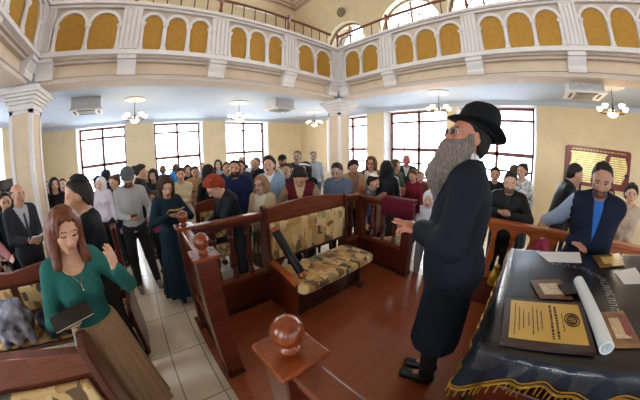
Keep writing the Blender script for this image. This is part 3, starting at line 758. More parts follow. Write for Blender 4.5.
# ------------------------------------------------------------------ columns
def column(x, y):
    root = link('column', None, None, (x, y, 0)); root['kind'] = 'structure'
    m = MB(); m.box((-.20, -.20, 0), (.20, .20, 2.95)); m.build('shaft', BEIGE, root)
    m = MB(); e = .215; w = .07
    for sx in (-1, 1):
        for sy in (-1, 1):
            a, b = sorted((sx*e, sx*(e - w))); c, d = sorted((sy*e, sy*(e - w))); m.box((a, c, 0), (b, d, 2.95))
    for z0, z1 in ((0, .35), (2.82, 2.95)): m.box((-e, -e, z0), (e, e, z1))
    m.build('edge_strip', WHITE, root)
    m = MB(); zs = [(.235, 2.88, 2.93), (.225, 2.93, 2.97), (.26, 2.97, 3.02), (.30, 3.02, 3.07), (.34, 3.07, 3.12), (.38, 3.12, 3.18), (.36, 3.18, 3.23)]
    for h, a, b in zs: m.box((-h, -h, a), (h, h, b))
    m.build('capital', WHITE, root, bevel=.012)
for x, y in ((-2.17, 4.52), (4.83, 4.58), (4.83, -4.9), (-2.17, -4.9)): column(x, y)
# ------------------------------------------------------------------ bimah platform
m = MB(); m.box((.17, -3.2, 0), (2.78, 2.22, .15)); m.build('platform_floor', DARKWOOD)['kind'] = 'structure'
m = MB(); m.box((.155, -3.215, .15), (2.795, 2.235, .17)); m.build('platform_flooring', PLANK)['kind'] = 'structure'
# ------------------------------------------------------------------ bimah furniture
PZF = .17
SPIN = [(.032, 0), (.032, .07), (.020, .09), (.030, .115), (.020, .135), (.036, .20), (.040, .25), (.026, .33), (.018, .42), (.022, .47), (.032, .49), (.022, .51), (.032, .53), (.032, .60)]
def newel(root, x, y, finial=True, top=1.215, w=.065):
    m = MB(); m.box((x - w, y - w, 0), (x + w, y + w, top)); p = m.build('post', REDWOOD, root, bevel=.006)
    m = MB(); m.box((x - w - .008, y - w - .008, 0), (x + w + .008, y + w + .008, .05)); m.build('plinth', DARKWOOD, p)
    m = MB(); c = w + .022; m.box((x - c, y - c, top), (x + c, y + c, top + .022)); m.build('post_cap', BALLWOOD, p, bevel=.006)
    if finial:
        m = MB(); m.lathe([(.030, 0), (.032, .006), (.024, .014), (.020, .022), (.030, .030), (.045, .048), (.0515, .070), (.0515, .082), (.045, .104), (.030, .120), (.012, .1275), (.0, .1285)], (x, y, top + .022), 24); m.build('finial', BALLWOOD, p, True)
def balustrade(label, p0, p1, posts, ns, maroon=None, top=1.03, loc=None):
    """p0, p1 plan points; posts: plan points with a ball finial"""
    x0, y0 = p0; root = thing('balustrade', label, 'balustrade', (x0, y0, PZF), 0, 'balustrade sections round the raised platform')
    dx, dy = p1[0] - x0, p1[1] - y0; L = math.hypot(dx, dy); M = Matrix.Rotation(math.atan2(dy, dx), 4, 'Z')
    def bx(a, b, v, z0, z1): m = MB(); m.box((a, -v, z0), (b, v, z1), M); return m
    bx(0, L, .045, top - .025, top + .02).build('top_rail', RAILWOOD, root, bevel=.012)
    bx(0, L, .03, top - .07, top - .025).build('under_rail', REDWOOD, root)
    bx(0, L, .040, .36, .41).build('bottom_rail', RAILWOOD, root, bevel=.008)
    bx(0, L, .022, .0, .36).build('lower_panel', REDWOOD, root)
    bx(0, L, .034, .0, .06).build('skirting', DARKWOOD, root)
    sc = (top - .07 - .41)/.60
    for i in range(ns):
        q = M @ Vector(((i + 1)*L/(ns + 1), 0, .41)); m = MB(); m.lathe([(r, z*sc) for r, z in SPIN], q, 12); m.build('spindle', REDWOOD, root, True)
    for (px, py, fin) in posts: newel(root, px - x0, py - y0, fin, 1.045 if not loc else loc)
    return root
balustrade('short balustrade section between two ball-topped posts at the platform edge facing the tiled aisle', (.255, 1.36), (.255, 2.08), [(.255, 1.36, True), (.255, 2.08, True)], 3)
balustrade('balustrade section with turned spindles joining the upholstered bench to the corner ball post', (.33, 2.08), (1.04, 2.08), [], 3)
balustrade('balustrade section starting at a big ball-topped post, running alongside the slanted desk front', (.262, -1.9), (.262, .40), [(.262, .445, True)], 8)
balustrade('balustrade section beyond the bench with a maroon cloth hung over its rail', (2.66, 1.30), (2.66, 2.06), [(2.66, 1.29, False), (2.64, 2.06, True)], 3, top=.985, loc=1.0)
balustrade('short stub of balustrade between bench end and far corner ball post', (2.28, 2.08), (2.60, 2.08), [], 1)
# right side rail with arches
root = thing('balustrade', 'orange brown rail with rounded arches between thick balusters, behind the slanted desk', 'balustrade', (2.60, .62, PZF), 0, 'balustrade sections round the raised platform')
m = MB(); m.box((-.06, -2.3, .965), (.06, 0, 1.01)); m.build('top_rail', ORANGEWOOD, root, bevel=.012)
poly = []; na = 11; w = 2.3/na
poly = [(0, .965), (-2.3, .965)]
for i in range(na):
    a = -2.3 + w*i; r = w/2 - .025; c = a + w/2
    poly += [(a, .80), (a + .025, .80)] + [(c - r*math.cos(t), .845 + r*math.sin(t)) for t in np.linspace(0, PI, 11)] + [(a + w - .025, .80)]
poly += [(0, .80)]
m = MB(); m.prism(poly, 0, -.02, .02); m.build('arch_board', ORANGEWOOD, root)
for i in range(na + 1):
    m = MB(); m.lathe([(.03, .40), (.03, .45), (.022, .48), (.042, .58), (.030, .72), (.022, .77), (.034, .81)], (0, -2.3 + w*i, 0), 12); m.build('baluster', ORANGEWOOD, root, True)
m = MB(); m.box((-.04, -2.3, .36), (.04, 0, .41)); m.build('bottom_rail', ORANGEWOOD, root, bevel=.006)
m = MB(); m.box((-.02, -2.3, 0), (.02, 0, .36)); m.build('lower_panel', REDWOOD, root)
newel(root, 0, .03, False, 1.03)
# maroon cloth over the far rail
def cloth(name, V, F, m): return link(name, fastmesh(name, V, F, [m]))
def drape(x, y0, y1, z, dl, dr, th=.05, ny=24):
    prof = [(-th - .006, z - dl), (-th - .004, z - dl*.5), (-th, z - .01), (-th*.6, z + .012), (th*.6, z + .012), (th, z - .01), (th + .006, z - dr)]
    V = []; n = len(prof)
    for j in range(ny + 1):
        y = y0 + (y1 - y0)*j/ny
        for i, (dx, zz) in enumerate(prof): V.append((x + dx + (.006*math.sin(y*50) if i in (0, n-1) else 0), y, zz))
    F = [(j*n + i, j*n + i + 1, (j+1)*n + i + 1, (j+1)*n + i) for j in range(ny) for i in range(n - 1)]
    return V, F
V, F = drape(2.66, 1.19, 1.66, 1.205, .22, .17, .098)
o = cloth('cloth', V, F, mat('#5c1428', .85, 0, .15, 40, .1, spec=.2)); so = o.modifiers.new('thick', 'SOLIDIFY'); so.thickness = .006
tag(o, 'maroon velvet cloth folded over the balustrade rail in front of the pointing hand', 'cloth')
# bench
def bench():
    root = thing('bench', 'wooden bench with patchwork brown and tan upholstery between two balustrade sections', 'bench', (1.65, 1.95, PZF))
    ox, oy = 1.65, 1.95
    x = 1.055
    prof = [(2.14, 0), (2.16, .60), (2.10, 1.10), (2.06, 1.12), (2.00, 1.10), (1.985, .60), (1.95, .525), (1.60, .475), (1.545, .45), (1.53, .40), (1.56, 0)]
    m = MB(); m.prism([(y - oy, z) for y, z in prof], 0, x - .022 - ox, x + .022 - ox); sp = m.build('side_panel', REDWOOD, root, bevel=.008)
    m = MB(); m.prism([(y - oy, z) for y, z in [(1.99, .535), (1.95, .54), (1.60, .49), (1.53, .455), (1.53, .435), (1.60, .465), (1.95, .515), (1.99, .515)]], 0, x - .035 - ox, x + .035 - ox); m.build('arm_rest', ORANGEWOOD, sp, bevel=.005)
    m = MB(); m.prism([(y - oy, z) for y, z in [(2.14, 0), (2.16, .60), (2.10, 1.07), (2.05, 1.09), (2.00, 1.07), (1.98, .0)]], 0, 2.235 - ox, 2.275 - ox); m.build('back_post', REDWOOD, root, bevel=.008)
    m = MB(); m.box((2.0 - ox, 1.56 - oy, 0), (2.04 - ox, 2.0 - oy, .345)); m.build('leg_panel', DARKWOOD, root, bevel=.006)
    # arched top rail and frame
    X0, X1 = 1.075 - ox, 2.225 - ox
    top = [(X0 + (X1 - X0)*t, 1.075 + .05*math.sin(PI*t)) for t in np.linspace(0, 1, 17)]
    m = MB(); m.prism(top + [(X1, .93), (X0, .93)], 1, 2.035 - oy, 2.085 - oy); m.build('top_rail', RAILWOOD, root, bevel=.008)
    m = MB(); m.box((X0, 2.045 - oy, .46), (X1, 2.075 - oy, .94)); m.build('back_board', REDWOOD, root)
    m.v = []
    cx = (X0 + X1)/2
    A = Sdf(); hx, hz = (X1 - X0)/2 - .015, .205; cz = .72; cy = 2.02 - oy
    A.fn((-hx - .0 + cx, cy - .03, cz - hz), (hx + cx, cy + .03, cz + hz), lambda X, Y, Z: np.sqrt(np.maximum(np.abs(X - cx) - hx + .03, 0)**2 + np.maximum(np.abs(Y - cy) - .004, 0)**2 + np.maximum(np.abs(Z - cz) - hz + .03, 0)**2) - .03)
    V, F = A.mesh(.012); link('back_cushion', fastmesh('back_cushion', V, F, [PATCH]), root)
    A = Sdf(); hx, hy = .555, .255; sy = 1.70 - oy; cx = 1.62 - ox; sz = .385
    A.fn((-hx + cx - .03, sy - hy, sz - .05), (hx + cx, sy + hy, sz + .05), lambda X, Y, Z: np.sqrt(np.maximum(np.sqrt(np.maximum(np.abs(X - cx) - hx + .09, 0)**2 + np.maximum(np.abs(Y - sy) - hy + .09, 0)**2) - .055, 0)**2 + np.maximum(np.abs(Z - sz) - .012, 0)**2) - .035)
    V, F = A.mesh(.012); link('seat_cushion', fastmesh('seat_cushion', V, F, [PATCH]), root)
    m = MB(); m.box((X0, 1.62 - oy, .0), (2.02 - ox, 1.66 - oy, .345)); m.build('front_board', DARKWOOD, root)
    m = MB(); m.box((X0, 1.54 - oy, .315), (2.10 - ox, 2.0 - oy, .345)); m.build('seat_board', REDWOOD, root)
    for t in (.2, .4, .6, .8):
        m = MB(); m.lathe([(.02, .40), (.014, .44), (.024, .47), (.016, .53)], (X0 + (X1 - X0)*t, 2.02 - oy, 0), 10); m.build('back_spindle', DARKWOOD, root, True)
    m = MB(); m.box((1.97 - ox, 1.50 - oy, 0), (2.06 - ox, 1.60 - oy, .06)); m.build('foot', DARKWOOD, root, bevel=.006)
    return root
bench()
# roll leaning on the bench
def stick(p, q, prof):
    p, q = Vector(p), Vector(q); L = (q - p).length; R_ = (q - p).to_track_quat('Z', 'Y').to_matrix().to_4x4(); return Matrix.Translation(p) @ R_, L
root = thing('pointer_case', 'black cylindrical case with orange brown wooden ends leaning across the bench corner', 'case', (1.19, 1.60, .625))
p, q = Vector((1.19, 1.60, .628)), Vector((1.10, 1.945, 1.07)); L = (q - p).length; R_ = (q - p).to_track_quat('Z', 'Y').to_matrix().to_4x4()
for nm, a, b, r, mm in (('tube', .04, L - .04, .044, mat('#0d0e12', .45)), ('end_cap', 0, .045, .047, ORANGEWOOD), ('end_cap', L - .045, L, .047, ORANGEWOOD)):
    m = MB(); m.lathe([(r*.9, a), (r, a + .006), (r, b - .006), (r*.9, b)], n=18, M=R_); m.build(nm, mm, root, True)
m = MB(); m.box((1.20, 1.52, .605), (1.30, 1.60, .625)); tag(m.build('pouch', mat('#d9bb72', .7), bevel=.006), 'small pale gold pouch on the bench seat at the foot of the black case', 'pouch')
# ------------------------------------------------------------------ reading desk with tablecloth
TX0, TX1, TY0, TY1 = .765, 1.88, -1.12, -.01
def tz(y): return 1.145 - .15*y
root = thing('reading_desk', 'wooden reading desk with slanted top hidden under the dark fringed cloth', 'desk', (1.28, -.55, PZF))
ox, oy = 1.28, -.55
m = MB(); m.box((-.50, -.48, 0), (.50, .46, .80)); m.build('cabinet', REDWOOD, root, bevel=.01)
m = MB(); a = (TX0 + .02 - ox, TX1 - .02 - ox); m.prism([(TY0 + .02 - oy, tz(TY0) - .06 - PZF), (TY1 - .02 - oy, tz(TY1) - .06 - PZF), (TY1 - .02 - oy, tz(TY1) - .012 - PZF), (TY0 + .02 - oy, tz(TY0) - .012 - PZF)], 0, *a); m.build('desk_top', DARKWOOD, root)
m = MB(); m.box((-.56, -.52, 0), (.56, .50, .06)); m.build('plinth', DARKWOOD, root, bevel=.01)
VELVET = mat('#282d3b', .8, 0, .15, 8, .0, spec=.2)
def ring_pt(t, off, r=.05):
    """a rounded rectangle round the desk top, t in 0..1"""
    x0, x1, y0, y1 = TX0 - off, TX1 + off, TY0 - off, TY1 + off
    w, h = x1 - x0 - 2*r, y1 - y0 - 2*r; per = 2*(w + h) + 2*PI*r; s_ = (t % 1)*per
    segs = [('l', (x0 + r, y0), (1, 0), w), ('a', (x1 - r, y0 + r), -PI/2, r*PI/2), ('l', (x1, y0 + r), (0, 1), h), ('a', (x1 - r, y1 - r), 0, r*PI/2), ('l', (x1 - r, y1), (-1, 0), w), ('a', (x0 + r, y1 - r), PI/2, r*PI/2), ('l', (x0, y1 - r), (0, -1), h), ('a', (x0 + r, y0 + r), PI, r*PI/2)]
    for k, p, d, l in segs:
        if s_ <= l + 1e-9:
            if k == 'l': return p[0] + d[0]*s_, p[1] + d[1]*s_
            return p[0] + r*math.cos(d + s_/r), p[1] + r*math.sin(d + s_/r)
        s_ -= l
    return x0 + r, y0
NT = 420; DROP = .27
def drop(x, y):
    """the cloth hangs shallow along the front edge and deeper at its corners and sides"""
    if x > TX0 - .02 and not (x < TX0 + .02): return DROP
    t = min(max((TY1 - y)/.16, 0), 1); t2 = min(max((y - TY0)/.16, 0), 1); e = min(t, t2); return DROP + (.12 - DROP)*(e*e*(3 - 2*e))
root = thing('tablecloth', 'dark velvet cloth with scalloped gold braid and fringe over the reading desk', 'tablecloth', (1.28, -.55, PZF))
LV = [(-.06, 0), (-.012, 0), (.004, .006), (.014, .03), (.022, .10), (.032, .18), (.042, DROP)]
V = []; n = len(LV)
hem = lambda t: .016*math.cos(t*2*PI*13)
for i in range(NT):
    t = i/NT; 
    for j, (off, d) in enumerate(LV):
        wv = .012*math.sin(t*2*PI*33 + math.sin(t*40))*max(d, 0)/DROP
        x, y = ring_pt(t, off + wv); bx_, by_ = ring_pt(t, 0); zy = tz(min(max(y, TY0), TY1)); V.append((x - ox, y - oy, zy - max(d*(drop(bx_, by_)/DROP if d > .02 else 1), 0) - (hem(t) if j == n - 1 else 0) - PZF))
F = [(i*n + j, ((i+1) % NT)*n + j, ((i+1) % NT)*n + j + 1, i*n + j + 1) for i in range(NT) for j in range(n - 1)]
b = len(V); V.append((0, 0, tz(-.55) - PZF)); me = bpy.data.meshes.new('cloth_cover'); me.from_pydata(V, [], F + [tuple(i*n for i in range(NT))[::1]] if False else F + [(i*n, b, ((i+1) % NT)*n) for i in range(NT)]); me.materials.append(VELVET)
for p in me.polygons: p.use_smooth = True
link('cover', me, root)
rim = [Vector(V[i*n + n - 1]) for i in range(NT)]
m = MB(); m.tube([v + Vector((0, 0, .004)) for v in rim], .0065, 6, True); m.build('gold_braid', GOLD, root, True)
m = MB(); m.tube([v + Vector((0, 0, .026)) + Vector((v.x, v.y, 0)).normalized()*.003 for v in rim], .003, 5, True); m.build('gold_cord', GOLD, root, True)
for i in range(0, NT, 5):
    pass
m = MB()
for i in range(0, NT, 2):
    v = rim[i]; m.tube([v, v + Vector((.002*math.sin(i), .002*math.cos(i*1.7), -.042 - .012*abs(math.sin(i*.9)))) ], [.0035, .0045], 5)
o = m.build('gold_fringe', GOLD, root); o['kind'] = 'stuff'
m = MB(); m.lathe([(.012, 0), (.022, -.01), (.026, -.03), (.018, -.045), (.034, -.06), (.050, -.12), (.055, -.17), (.0, -.175)][::-1], (TX1 + .05 - ox, TY1 + .075 - oy, tz(TY1) - .17 - PZF), 14); m.build('tassel', GOLD, root, True)
# embroidered silver letters on the cloth (illegible strokes)
m = MB()
def onp(x, y, h=.006): return Vector((x, y, tz(y) + h))
path = [(1.66, -.31), (1.60, -.50), (1.46, -.60), (1.28, -.60), (1.10, -.585)]
for k in range(16):
    t = k/16*(len(path) - 1); i = int(t); w_ = t - i; p0, p1 = np.array(path[i]), np.array(path[i+1]); c_ = p0 + (p1 - p0)*w_; d_ = (p1 - p0)/np.linalg.norm(p1 - p0); e_ = np.array([-d_[1], d_[0]])
    for pts in ([(-.014, -.02), (-.012, .018), (.012, .02)], [(.012, .02), (.014, -.018)] if k % 3 else [(.0, .0), (.016, -.02), (.004, -.022)]):
        m.tube([onp(*(c_ + d_*q0*.9 + e_*q1), .003) - Vector((ox, oy, PZF)) for q0, q1 in pts], .0026, 5)
m.build('embroidery', mat('#c9ccd6', .35, .5), root)['kind'] = 'stuff'
# clear plastic over the cloth
V = []; nx_, ny_ = 30, 30
for j in range(ny_ + 1):
    for i in range(nx_ + 1):
        x = TX0 + .0 + (TX1 - TX0)*i/nx_; y = TY0 + (TY1 - TY0)*j/ny_
        V.append((x, y, tz(y) + .0045 + .0022*math.sin(x*9 + 2*math.sin(y*7))*math.sin(y*8 + 1.5*math.sin(x*6))))
V = [(a, b, c) for a, b, c in V]
F = [(j*(nx_+1) + i, j*(nx_+1) + i + 1, (j+1)*(nx_+1) + i + 1, (j+1)*(nx_+1) + i) for j in range(ny_) for i in range(nx_)]
# turned-down borders along two sides
bs = len(V)
for i in range(nx_ + 1):
    x = TX0 + (TX1 - TX0)*i/nx_; V.append((x, TY1 + .024, tz(TY1) - .03)); V.append((x, TY1 + .034 + .004*math.sin(x*14), tz(TY1) - .10))
for i in range(nx_):
    a = ny_*(nx_+1) + i; F += [(a, a + 1, bs + 2*(i+1), bs + 2*i), (bs + 2*i, bs + 2*(i+1), bs + 2*(i+1) + 1, bs + 2*i + 1)]
bs = len(V)
for j in range(ny_ + 1):
    y = TY0 + (TY1 - TY0)*j/ny_; V.append((TX0 - .022, y, tz(y) - .03)); V.append((TX0 - .034 - .004*math.sin(y*14), y, tz(y) - .10))
for j in range(ny_):
    a = j*(nx_+1); F += [(a, a + nx_ + 1, bs + 2*(j+1), bs + 2*j), (bs + 2*j, bs + 2*(j+1), bs + 2*(j+1) + 1, bs + 2*j + 1)]
PL = bpy.data.materials.new('clear_plastic'); PL.use_nodes = True; nt = PL.node_tree; nt.nodes.clear()
o_ = nt.nodes.new('ShaderNodeOutputMaterial'); mx = nt.nodes.new('ShaderNodeMixShader'); tr = nt.nodes.new('ShaderNodeBsdfTransparent'); gl = nt.nodes.new('ShaderNodeBsdfGlossy'); gl.inputs['Roughness'].default_value = .24
fr = nt.nodes.new('ShaderNodeFresnel'); fr.inputs['IOR'].default_value = 1.7; nt.links.new(fr.outputs[0], mx.inputs[0]); nt.links.new(tr.outputs[0], mx.inputs[1]); nt.links.new(gl.outputs[0], mx.inputs[2]); nt.links.new(mx.outputs[0], o_.inputs[0])
tag(link('plastic_cover', fastmesh('plastic_cover', V, F, [PL])), 'clear glossy plastic sheet protecting the dark velvet cloth on the desk', 'cover')
# things lying on the desk, in the slanted plane
def slab(name, pts, th, m, h=.008, parent=None, off=(0, 0, 0)):
    P = [onp(x, y, h) - Vector(off) for x, y in pts]; up_ = Vector((0, .15, 1)).normalized()*th; k = len(P)
    mb = MB(); mb.add(P + [p + up_ for p in P], [tuple(range(k))[::-1], tuple(range(k, 2*k))] + [(i, (i+1) % k, k + (i+1) % k, k + i) for i in range(k)])
    return mb.build(name, m, parent)
root = thing('plaque', 'gold plate engraved with dark lettering on dark wooden board, lying on the desk', 'plaque', (.96, -.24, tz(-.24)))
off = root.location[:]
c0 = [(1.105, -.045), (1.135, -.415), (.805, -.435), (.775, -.075)]
slab('board', c0, .018, mat('#2a120c', .3, 0, .2, 8, 0, .4), .009, root, off)
def bil(u, v):
    a, b, c, d = [np.array(q) for q in c0]; return tuple(a*(1-u)*(1-v) + b*u*(1-v) + c*u*v + d*(1-u)*v)
slab('gold_plate', [bil(.07, .07), bil(.93, .07), bil(.93, .90), bil(.07, .90)], .002, mat('#d8b25a', .42, .35, .08, 6), .0275, root, off)
m = MB()
def dash(u0, u1, v0, v1):
    P = [onp(*bil(u, v), .0302) - Vector(off) for u, v in ((u0, v0), (u1, v0), (u1, v1), (u0, v1))]; m.add(P, [(0, 1, 2, 3)])
rows = [(.12, .15, .85, .006), (.17, .22, .75, .006), (.22, .30, .70, .006), (.28, .35, .66, .006), (.33, .2, .8, .006), (.38, .25, .74, .006), (.43, .3, .7, .006), (.54, .13, .86, .013), (.60, .16, .84, .013), (.68, .3, .7, .006)]
# lines run across the plate, seen sideways by the camera
for u, v0, v1, hgt in rows:
    v = v0
    while v < v1:
        l = rng.uniform(.02, .06); dash(u, u + hgt*2.2, v, min(v + l, v1)); v += l + .014
m.build('lettering', mat('#3a2810', .6), root)['kind'] = 'stuff'
m = MB(); cc = bil(.80, .44); m.tube([onp(cc[0] + .045*math.cos(t), cc[1] + .032*math.sin(t), .031) - Vector(off) for t in np.linspace(0, 2*PI, 28, endpoint=False)], .003, 5, True)
m.tube([onp(cc[0] + .030*math.cos(t), cc[1] + .020*math.sin(t), .031) - Vector(off) for t in np.linspace(0, 2*PI, 24, endpoint=False)], .004, 5, True)
for t in np.linspace(-.6, .6, 4): m.tube([onp(cc[0] + .02*t*1.6, cc[1] - .014, .031) - Vector(off), onp(cc[0] + .02*t*1.6, cc[1] + .014, .031) - Vector(off)], .002, 4)
m.build('emblem', mat('#4a3414', .6), root)
m = MB(); p, q = onp(1.345, -.425, .036), onp(.82, -.470, .036); dv = (q - p).normalized(); L = (q - p).length; R_ = Matrix.Translation(p) @ (q - p).to_track_quat('Z', 'Y').to_matrix().to_4x4()
prof = [(.0285, 0), (.0285, L), (.024, L), (.022, L - .01), (.022, .01), (.024, 0), (.0285, 0)]
for k in range(len(prof) - 1): pass
nn = 24; vs = [R_ @ Vector((r*math.cos(2*PI*i/nn), r*math.sin(2*PI*i/nn), z)) for r, z in prof[:-1] for i in range(nn)]; kk = len(prof) - 1
m.add(vs, [(j*nn + i, j*nn + (i+1) % nn, ((j+1) % kk)*nn + (i+1) % nn, ((j+1) % kk)*nn + i) for j in range(kk) for i in range(nn)])
m.tube([R_ @ Vector(((.020 - .0012*a)*math.cos(a*1.0), (.020 - .0012*a)*math.sin(a*1.0), L - .004)) for a in np.linspace(0, 12, 40)], .0011, 4)
tag(m.build('paper_roll', mat('#dfe6e8', .6, 0, .03), None, True), 'rolled white paper poster lying on the desk beside the gold plaque', 'poster')
def sheet(label, pts, col='#e6e9f0', name='sheet_of_paper', cat='paper', h=.008): return tag(slab(name, pts, .0012, mat(col, .6, 0, .03), h), label, cat)
sheet('white printed sheet at the far edge of the slanted desk beside the man\'s hand', [(1.835, -.20), (1.875, -.53), (1.675, -.51), (1.655, -.28)])
sheet('white card with printing, near the desk edge past the paper roll', [(1.56, -.70), (1.64, -.87), (1.42, -.86), (1.40, -.715)])
def booklet(label, pts, cols, name='booklet'):
    root = thing(name, label, 'booklet', (pts[0][0], pts[0][1], tz(pts[0][1]))); off = root.location[:]
    slab('cover', pts, .007, mat(cols[0], .3, 0, .35, 18), .009, root, off)
    b = lambda u, v: tuple(np.array(pts[0])*(1-u)*(1-v) + np.array(pts[1])*u*(1-v) + np.array(pts[2])*u*v + np.array(pts[3])*(1-u)*v)
    slab('cover_panel', [b(.2, .22), b(.8, .22), b(.8, .8), b(.2, .8)], .0006, mat(cols[1], .4, 0, .25, 40), .0165, root, off)
    if len(cols) > 2: slab('cover_picture', [b(.62, .1), b(.95, .15), b(.92, .85), b(.6, .7)], .0007, mat(cols[2], .4, 0, .6, 60), .0168, root, off)
    return root
booklet('brown photo booklet lying next to the top end of the paper roll', [(1.345, -.16), (1.395, -.33), (1.19, -.385), (1.155, -.215)], ('#6a4a30', '#d8c4a4'))
booklet('gilded booklet near the far corner of the desk by the man in the navy jacket', [(1.80, -.61), (1.865, -.83), (1.65, -.80), (1.61, -.625)], ('#7a5a26', '#d2b878'))
booklet('booklet with red flowers under the lower end of the paper roll', [(1.09, -.50), (1.12, -.62), (.875, -.64), (.86, -.515)], ('#8a6844', '#d6c09a', '#8a3a34'))
# phone-like black case between booklet and roll
tag(slab('phone', [(1.30, -.31), (1.34, -.40), (1.235, -.43), (1.20, -.345)], .010, mat('#08090c', .25), .018), 'black phone lying across the brown booklet next to the roll', 'phone')
# ------------------------------------------------------------------ pews
def pew_proto(x0, x1, yb, label, ends=(True, True), hgt=1.12, endh=0.):
    """back at yb, the seat towards -y"""
    root = thing('pew', label, 'pew', ((x0 + x1)/2, yb, 0), 0, 'wooden pews in rows'); hw = (x1 - x0)/2
    n = max(1, round((x1 - x0)/1.25)); w = 2*hw/n
    m = MB(); m.box((-hw, -.0, .10), (hw, .035, hgt - .15)); m.build('back_board', REDWOOD, root)
    for i in range(n):
        a = -hw + w*i; top = [(a + w*t, hgt - .05 + .055*math.sin(PI*t)) for t in np.linspace(0, 1, 13)]
        m = MB(); m.prism(top + [(a + w, hgt - .17), (a, hgt - .17)], 1, -.012, .045); m.build('top_rail', RAILWOOD, root, bevel=.006)
        m = MB(); m.box((a + .05, -.035, .56), (a + w - .05, .0, hgt - .20)); m.build('back_cushion', PATCH, root, bevel=.012)
    m = MB(); m.box((-hw, -.47, .38), (hw, .0, .42)); m.build('seat', REDWOOD, root)
    m = MB(); m.box((-hw + .03, -.46, .42), (hw - .03, -.03, .465)); m.build('seat_cushion', PATCH, root, bevel=.015)
    for e, on in zip((-1, 1), ends):
        if not on: continue
        prof = [(.06, 0), (.07, hgt - .02 + endh), (.05, hgt + .03 + endh), (.0, hgt + .045 + endh), (-.05, hgt + .01 + endh), (-.07, .75), (-.12, .64), (-.40, .60), (-.48, .56), (-.49, .48), (-.45, 0)]
        x = e*hw; a, b = sorted((x, x + e*.045)); m = MB(); m.prism(prof, 0, a, b); m.build('end_panel', REDWOOD, root, bevel=.01)
    return root
pew_proto(-3.0, -.50, .985, 'pew with patterned backrest standing just in front of the person in green')
pew_proto(-3.0, -.455, 2.55, 'pew whose tall end panel stands along the tiled aisle behind the person in green', hgt=1.02, endh=.2)
# chairs with ball-topped backs beyond the maroon cloth
def chair(x, y, rz_, label, bp=None):
    root = thing('chair', label, 'chair', (x, y, 0), rz_, 'wooden armchairs beyond the platform')
    for sx in (-1, 1):
        for sy in (-1, 1):
            m = MB(); t = 1.16 if sy > 0 else .44; m.box((sx*.21 - .022, sy*.20 - .022, 0), (sx*.21 + .022, sy*.20 + .022, t)); m.build('leg', REDWOOD, root, bevel=.004)
    m = MB(); m.box((-.23, -.22, .42), (.23, .22, .47)); m.build('seat', PATCH, root, bevel=.015)
    top = [(-.25 + .5*t, 1.14 + .05*math.sin(PI*t)) for t in np.linspace(0, 1, 11)]; m = MB(); m.prism(top + [(.25, 1.02), (-.25, 1.02)], 1, .175, .225); m.build('backrest', RAILWOOD, root, bevel=.012)
    m = MB(); m.box((-.18, .19, .58), (.18, .21, 1.02)); m.build('back_panel', bp or REDWOOD, root)
    return root
chair(.86, 3.20, 0, 'wooden chair with patterned upholstered back between the long dress and the red-haired person', PATCH)
ch = chair(3.02, 1.72, .1, 'wooden chair with rounded reddish back, first past the maroon cloth')
dup(ch, (3.62, 1.80, 0), .0, 'wooden chair with rounded reddish back, second past the maroon cloth')
dup(ch, (4.62, 1.45, 0), .1, 'wooden chair with rounded reddish back, beside the child in the white hood')
# ------------------------------------------------------------------ ceiling and wall fittings
OPAL = mat('#fff0d8', .4, 0, .0, 3, emit=2.6)
def chandelier(x, y, label):
    root = thing('chandelier', label, 'chandelier', (x, y, HC), 0, 'brass chandeliers under the gallery')
    m = MB(); m.lathe([(.0, -.005), (.26, -.005), (.27, -.02), (.22, -.035), (.15, -.03), (.05, -.06), (.0, -.06)][::-1], n=24); m.build('ceiling_rose', WHITE, root, True)
    m = MB(); m.lathe([(.008, -.44), (.008, -.05)], n=8); m.build('rod', BRASS, root)
    m = MB(); m.lathe([(.0, -.56), (.02, -.54), (.02, -.52), (.05, -.50), (.02, -.46), (.035, -.42), (.015, -.38), (.01, -.33)], n=14); m.build('hub', BRASS, root, True)
    m = MB(); m.lathe([(.0, -.575), (.06, -.56), (.10, -.53), (.115, -.505), (.11, -.505), (.0, -.52)], n=20); m.build('glass_bowl', OPAL, root, True)
    for i in range(5):
        a = 2*PI*i/5 + .3; c, s_ = math.cos(a), math.sin(a)
        m = MB(); m.tube([(c*r, s_*r, z) for r, z in ((.03, -.47), (.12, -.50), (.22, -.49), (.27, -.45))], .013, 6); arm_ = m.build('arm', BRASS, root, True)
        m = MB(); m.lathe([(.02, -.45), (.04, -.438), (.055, -.41), (.062, -.375), (.058, -.375), (.0, -.42)], (c*.27, s_*.27, 0), 14); m.build('glass_shade', OPAL, arm_, True)
    return root
chd = chandelier(-.23, 6.09, 'brass chandelier with white glass shades hanging before the window at the pillar side')
dup(chd, (2.58, 6.28, HC), .2, 'brass chandelier with white glass shades between the two window bays of the front wall')
dup(chd, (5.60, 6.56, HC), .5, 'brass chandelier with white glass shades in the far room corner')
dup(chd, (5.62, 1.98, HC), .1, 'brass chandelier with white glass shades beside the black hat')
dup(chd, (5.30, -1.83, HC), .7, 'brass chandelier with white glass shades above the maroon plaque board')
for cx_, cy_, cz_ in ((-.23, 6.09, 2.9), (2.58, 6.28, 2.9), (5.6, 6.56, 2.9), (5.62, 1.98, 2.9), (5.3, -1.83, 2.9)):
    L = bpy.data.lights.new('chandelier_light', 'POINT'); L.energy = 24; L.color = (1, .80, .56); L.shadow_soft_size = .2
    o = bpy.data.objects.new('chandelier_light', L); COL.objects.link(o); o.location = (cx_, cy_, cz_ - .25)
